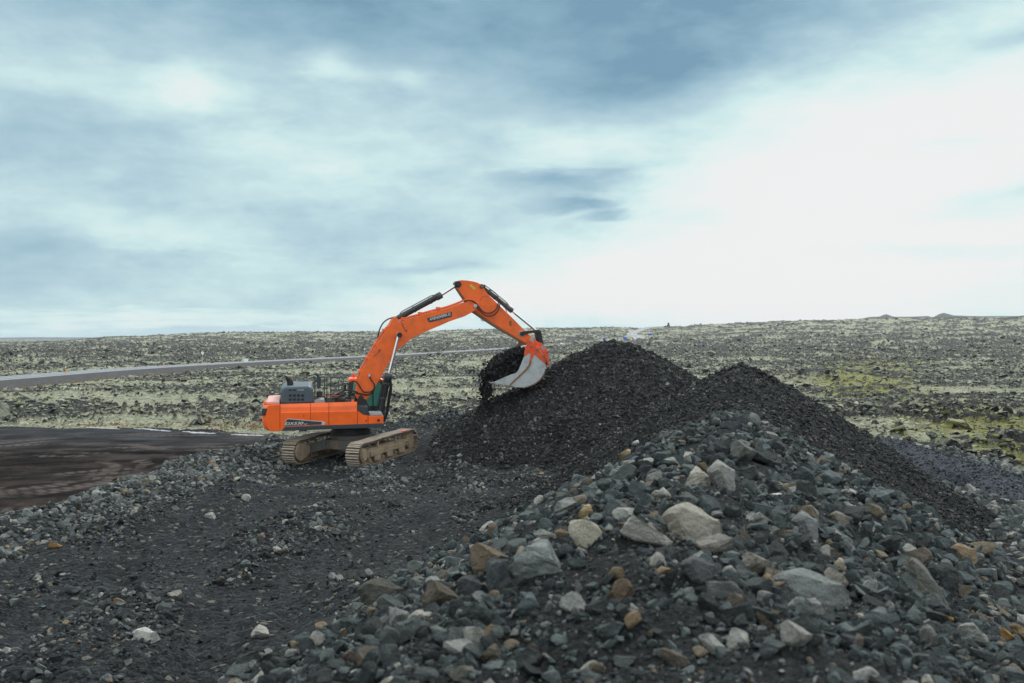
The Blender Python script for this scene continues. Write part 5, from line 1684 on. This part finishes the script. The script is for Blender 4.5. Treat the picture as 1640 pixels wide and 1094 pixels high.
# ---- arm
arm_pts = [(730.3, 453.6), (733.5, 450.2), (738.7, 448.6), (748, 449.1), (757.6, 450.6), (764.5, 452.4), (770.3, 455.4), (774, 459.3), (776.8, 464.7), (782, 471.8), (801.8, 491), (820, 508.5), (839.6, 528.4), (847.5, 536.5), (854.6, 542.5), (856.2, 547), (853, 551), (847, 551.8), (841, 549),
           (817, 534.8), (791.3, 519.4), (775, 508.4), (759.7, 498.6), (752, 489.5), (746, 480.7), (739, 471), (732.4, 461.7)]
HA = 0.27
arm = side_plate('arm', arm_pts, -HA, HA, 'orange_worn', bevel=0.018)
mb = MB(); mb.prism(PP([(732.0, 459.5), (746, 480.7), (759.7, 498.6), (775, 508.4), (791.3, 519.4), (817, 534.8), (842, 550.2), (842.6, 552.4), (816, 537.4), (790, 522.2), (773, 511.0), (757.5, 500.4), (744.3, 482), (731.0, 461.8)], -HA), -HA + 0.02, HA - 0.02)
mb.build('underside_plate', M['rust'], arm)
side_plate('sticker', [(751.8, 457.4), (754.2, 455.0), (762, 461.5), (759.4, 464.8)], -HA - 0.008, -HA, 'yellow', arm, 0)
hose('weld_seam', [(768.5, 482), (772, 476.5), (776.5, 474.2), (781, 474.8)], -HA - 0.004, 0.012, 'rust', arm)
hose('hydraulic_hose', [(745, 481.3), (753, 481.2), (759, 483), (764, 487.5), (768, 493), (773, 498.5), (779, 501.3), (786, 501.2), (792, 498), (796, 493), (798, 486)], -HB - 0.03, 0.030, 'rubber', arm)
hose('hydraulic_hose', [(764, 492), (770, 499), (776, 504), (783, 506.2), (790, 504.8), (795.5, 500.5), (799, 494), (800.5, 486.5)], -HB - 0.05, 0.030, 'rubber', arm)
hose('hydraulic_hose', [(775, 511), (771.5, 509.6), (770.5, 512), (773, 514), (777.5, 513.6), (780.5, 511.5)], -0.1, 0.020, 'galv', arm)
mb = MB(); mb.cyl(P3(817.6, 516, -HA - 0.06), P3(817.6, 516, -HA), 0.055, 10); mb.cyl(P3(817.9, 520, -HA - 0.05), P3(817.9, 520, -HA), 0.045, 10); mb.tube([P3(817.2, 513, -HA - 0.03), P3(818, 521, -HA - 0.03)], 0.02, 6)
mb.build('grease_fitting', M['rust'], arm)
for (a, b_, r_, mt) in ((733.6, 455.4, 0.10, 'black'), (771.4, 458.6, 0.07, 'rust'), (835.3, 534.5, 0.10, 'galv'), (851.0, 546.0, 0.10, 'galv')):
    mb = MB(); x, z = P(a, b_, -HA); mb.cyl((x, -HA - 0.10, z), (x, HA + 0.10, z), r_, 18); mb.cyl((x, -HA - 0.04, z), (x, HA + 0.04, z), r_ * 1.55, 18)
    mb.build('pin', M[mt] if mt != 'galv' else M['palegrey'], arm)
bc = cylinder('bucket_cylinder', (773.5, 460.6), (820.7, 498.5), (862.0, 532.0), 0.0, 0.105, 0.058)
mb = MB()
mb.tube(smooth_path([P3(775, 456, -0.18), P3(787, 464.5, -0.18), P3(796.5, 472.5, -0.18), P3(798, 480, -0.2), P3(798, 488, -0.25)], 5), 0.022, 6)
mb.tube(smooth_path([P3(776, 460, -0.2), P3(790, 470, -0.2), P3(800, 480, -0.2), P3(806, 488, -0.2), P3(812, 500, -0.25)], 5), 0.018, 6)
mb.tube([P3(824, 503, -0.14), P3(858, 531, -0.14)], 0.018, 6)
mb.build('hydraulic_hose', M['rubber'], bc)
mb = MB()
for y_ in (-0.36, 0.36):
    mb.prism(PP([(832.6, 536.4), (833.2, 532.2), (838, 530.6), (852, 529.2), (863, 527.8), (866, 530.4), (865, 534.2), (852, 533.2), (841, 535.6), (837, 538.2)], y_), y_ - 0.04, y_ + 0.04)
mb.build('rocker_link', M['black'], ex, bevel=0.012)
mb = MB()
mb.prism(PP([(858.6, 531), (861, 528.4), (865.2, 528.6), (867.4, 534), (869.6, 546), (871.8, 557.6), (869.5, 561.4), (865.6, 560), (862.2, 548), (859.2, 538)], -0.2), -0.24, 0.24)
mb.build('bucket_link', M['black'], ex, bevel=0.03)

# ---- bucket
WB = 0.93
shell = [(843.0, 559.8), (852, 556.0), (861, 558.5), (868.5, 566.0), (872.8, 578.0), (873.2, 588.0), (870.8, 597.0), (865, 606.3), (858.5, 612.2), (850.5, 616.6), (838, 620.2), (826, 619.8), (814.8, 617.6), (802, 615.6), (788.6, 613.0)]
bucket_in = [(842.2, 566.0), (838.2, 573.5), (834.2, 583.5), (831, 591.5), (826.7, 597.2), (817.5, 600.2), (806, 605.2), (796, 609.6)]
bk = MB()
sp_ = PP(smooth_path([(a, b_, 0) for a, b_ in shell], 4) and [(a, b_) for a, b_, _ in smooth_path([(a, b_, 0) for a, b_ in shell], 4)], -WB)
cx_, cz_ = P(845, 590, -WB)
inner = []
for i, (x, z) in enumerate(sp_):
    a = sp_[max(i - 1, 0)]; b_ = sp_[min(i + 1, len(sp_) - 1)]
    tx, tz = b_[0] - a[0], b_[1] - a[1]; l = math.hypot(tx, tz) or 1
    nx, nz = -tz / l, tx / l
    if (cx_ - x) * nx + (cz_ - z) * nz < 0: nx, nz = -nx, -nz
    inner.append((x + nx * 0.045, z + nz * 0.045))
n = len(sp_); vs = []; fs = []
for y_ in (-WB, WB):
    vs += [(x, y_, z) for x, z in sp_] + [(x, y_, z) for x, z in inner]
for i in range(n - 1):
    fs += [(i, i + 1, 2 * n + i + 1, 2 * n + i), (n + i, 3 * n + i, 3 * n + i + 1, n + i + 1), (i, n + i, n + i + 1, i + 1), (2 * n + i, 2 * n + i + 1, 3 * n + i + 1, 3 * n + i)]
fs += [(0, 2 * n, 3 * n, n), (n - 1, 2 * n - 1, 4 * n - 1, 3 * n - 1)]
bk.add(vs, fs, False)
bucket = bk.build('bucket', M['bucketgrey'], ex)
cheek = [(x, z) for x, z in sp_] + PP(bucket_in[::-1], -WB)
for sg in (-1, 1):
    mb = MB(); mb.prism(cheek, sg * (WB + 0.005) - 0.025, sg * (WB + 0.005) + 0.025); mb.build('side_plate', M['bucketgrey'], bucket, bevel=0.006)
    # stiffening rib from the ear down to the lip
    rib = [(848.5, 577), (851, 578), (849.5, 585), (843.5, 593), (834, 602), (824, 611), (816.5, 618.2), (814.2, 617.6), (822, 609.5), (832, 600), (841, 591.5), (846.6, 584)]
    mb = MB(); mb.prism(PP(rib, -WB), sg * (WB + 0.045) - 0.018, sg * (WB + 0.045) + 0.018); mb.build('wear_rib', M['rust'], bucket, bevel=0.004)
    crn = [(846.8, 543.5), (851.5, 547), (856, 552), (861, 558), (867.5, 565.5), (873.8, 577.5), (872.8, 582.8), (866, 576.5), (858.5, 569.5), (854.8, 566.8), (851.2, 577), (848.8, 583.2), (847.4, 579), (850.4, 566.4), (846, 565.6), (842.6, 569.0), (839.2, 571), (838.9, 564.5)]
    mb = MB(); mb.prism(PP(crn, -WB), sg * (WB + 0.036) - 0.02, sg * (WB + 0.036) + 0.02); mb.build('painted_corner', M['orange_bucket' if sg < 0 else 'rust'], bucket, bevel=0.006)
for y_ in (-0.42, 0.42):
    ear = [(847.2, 543.2), (850.8, 540.8), (855.4, 542.8), (861, 547.2), (868.8, 551.0), (873.2, 555), (876.6, 561), (878.4, 569), (877.6, 577), (874.4, 582.0), (871.5, 583.2), (862, 570), (848, 563), (843, 561)]
    mb = MB(); mb.prism(PP(ear, y_), y_ - 0.05, y_ + 0.05); mb.build('ear', M['orange_bucket'], bucket, bevel=0.012)
mb = MB(); mb.prism(PP([(845, 560), (852, 553), (862, 556), (869, 564), (874.2, 574), (875.5, 583), (873, 584), (868, 572), (860, 562), (852, 559)], -0.3), -WB + 0.04, WB - 0.04)
mb.build('top_plate', M['orange_bucket'], bucket, bevel=0.01)
for (a, b_, r_) in ((869.6, 557.4, 0.095), (850.9, 546.2, 0.105)):
    mb = MB(); x, z = P(a, b_, -0.47); mb.cyl((x, -0.52, z), (x, 0.52, z), r_ * 0.7, 18); mb.cyl((x, -0.50, z), (x, -0.475, z), r_ * 1.35, 18)
    mb.build('pin', M['palegrey'], bucket)
mb = MB()
for (a, b_) in ((849.8, 555.6), (860, 560.4), (876.3, 564.4), (870.5, 570.5), (873.8, 576.4)):
    x, z = P(a, b_, -WB); mb.cyl((x, -WB - 0.09, z), (x, -WB - 0.03, z), 0.055, 10)
mb.build('bolt', M['rust'], bucket)
for k in range(5):
    y_ = -0.84 + 0.42 * k
    mb = MB()
    a = PP([(796, 611.2), (797, 615.6), (784.8, 613.8), (784.4, 612.8)], -WB)
    mb.prism(a, y_ - 0.07, y_ + 0.07); mb.build('tooth', M['bucketgrey'], bucket, bevel=0.01)
mb = MB()
for y_ in (-WB, 0, WB):
    mb.prism(PP([(872.6, 590), (874.2, 590.5), (871.5, 600), (866, 608.6), (858, 615), (846, 620), (837, 622.2), (837, 620.4), (850.5, 616.9), (858.5, 612.5), (865, 606.6), (870.8, 597)], -WB), y_ - 0.08 if y_ > -WB else y_ - 0.02, y_ + 0.08 if y_ < WB else y_ + 0.02)
mb.build('heel_strip', M['rust'], bucket)


# ---- lettering
def lettering(name, text, a, b_, hpx, y_, mat, parent, shear=0.25, bold=0.004):
    """text between two photo pixels (baseline start and end) on the side plane y_"""
    cu = bpy.data.curves.new('lettering', 'FONT'); cu.body = text; cu.shear = shear; cu.offset = bold; cu.extrude = 0.0
    o = bpy.data.objects.new('lettering', cu); C.objects.link(o)
    dg = bpy.context.evaluated_depsgraph_get()
    me = bpy.data.meshes.new_from_object(o.evaluated_get(dg))
    bpy.data.objects.remove(o); bpy.data.curves.remove(cu)
    co = np.array([v_.co for v_ in me.vertices])
    co[:, 0] -= co[:, 0].min(); wd = co[:, 0].max(); ht = max(co[:, 1].max(), 1e-3)
    A = Vector(P3(*a, y_)); B_ = Vector(P3(*b_, y_)); U = (B_ - A)
    up = Vector((-U.z, 0, U.x)).normalized() * (hpx * 46.0 / FPX)
    for v_, c in zip(me.vertices, co):
        v_.co = A + U * (c[0] / wd) + up * (c[1] / ht)
    me.materials.clear(); me.materials.append(M[mat])
    q_ = bpy.data.objects.new(name, me); C.objects.link(q_); q_.parent = parent
    return q_


lettering('lettering', 'AVENSVERK.IS', (688.2, 513.8), (722.3, 504.6), 4.4, -HB - 0.014, 'white', plate, 0.3, 0.006)
sw = side_plate('trim_stripe', [(455.2, 682.4), (459.0, 671.2), (461, 670.4), (498.5, 673.6), (516.6, 674.9), (520.6, 676.0), (521.2, 677.6), (520.0, 680.2), (516, 680.4)], YN - 0.010, YN, 'silver', d1, 0)
sw2 = side_plate('trim_stripe', [(455.6, 682.2), (459.6, 671.9), (461.4, 671.3), (498.5, 674.5), (515.6, 675.7), (514.8, 680.0)], YN - 0.015, YN - 0.010, 'slate', d1, 0)
lettering('lettering', 'DX530', (456.4, 681.0), (486.0, 679.8), 4.2, YN - 0.018, 'white', sw2, 0.35, 0.008)
lettering('lettering', 'LC', (486.8, 680.2), (492.6, 680.0), 2.0, YN - 0.018, 'white', sw2, 0.35, 0.004)

# ---- load sliding out of the bucket
load_poly = [(843, 560), (838, 556.5), (828.5, 556.5), (822, 558), (815.7, 561), (806, 566.5), (797, 571.5), (789, 577.5), (782, 585.5), (776, 594), (773, 604), (772, 616), (770.5, 630), (770.5, 642), (774, 652), (781, 655), (784.5, 644),
             (784.5, 630), (785.5, 618), (791, 612), (800, 606), (818, 599), (828, 595.5), (835, 581), (840, 569)]
lp = np.array(PP(load_poly, 0.0))
rsl = np.random.RandomState(4)
n = 26000
xx = rsl.uniform(lp[:, 0].min(), lp[:, 0].max(), n); zz2 = rsl.uniform(lp[:, 1].min(), lp[:, 1].max(), n)
dl = polydist(xx, zz2, [tuple(p) for p in lp])
fallx = P(786, 610, 0.0)
yy = rsl.uniform(-0.86, 0.86, n)
# loose, ragged edge; denser inside
rag = fbm(xx * 1.0 + yy * 0.7, zz2 + yy * 0.5, 0.45, 3, 0.6, 601)
keep = dl < rsl.normal(size=n) * 0.05 - 0.06 + 0.28 * rag
keep &= ~((xx < fallx[0]) & (rsl.uniform(size=n) < 0.62 + 0.30 * np.clip((fallx[1] - zz2) / 1.2, 0, 1)))
xx, zz2, yy, dl = xx[keep], zz2[keep], yy[keep], dl[keep]
ss = np.clip(rsl.lognormal(-2.85, 0.4, len(xx)), 0.025, 0.16)
pts = np.stack([xx, yy, zz2], 1)
EXm = np.array(EX)
wpts = pts @ EXm[:3, :3].T + EXm[:3, 3]
S_load = np.c_[wpts, ss]
k2 = 420
strayx = rsl.normal(P(778, 600, 0)[0], 0.26, k2); strayz = rsl.uniform(P(776, 668, 0)[1], P(776, 600, 0)[1], k2)
st = np.stack([strayx, rsl.uniform(-0.8, 0.8, k2), strayz], 1) @ EXm[:3, :3].T + EXm[:3, 3]
S_load = np.concatenate([S_load, np.c_[st, rsl.uniform(0.015, 0.055, k2)]])
stuff('falling_gravel', S_load, M['r_load'], 'dark gravel pouring over the lip of the excavator bucket', 'gravel', protos_lo, (0.7, 1.1), 0.0, 1.5)


# ------------------------------------------------------------------ air between here and the far hills
hzm = bpy.data.materials.new('haze'); hzm.use_nodes = True
ht = hzm.node_tree; ht.nodes.clear()
pv = ht.nodes.new('ShaderNodeVolumePrincipled'); pv.inputs['Color'].default_value = (0.80, 0.90, 1.0, 1); pv.inputs['Density'].default_value = HAZE
pv.inputs['Anisotropy'].default_value = 0.2
ho = ht.nodes.new('ShaderNodeOutputMaterial'); ht.links.new(pv.outputs[0], ho.inputs['Volume'])
mb = MB(); mb.box(-9400, 9400, -9400, 9400, -12, 92)
hb = mb.build('haze', hzm); tag(hb, kind='stuff')
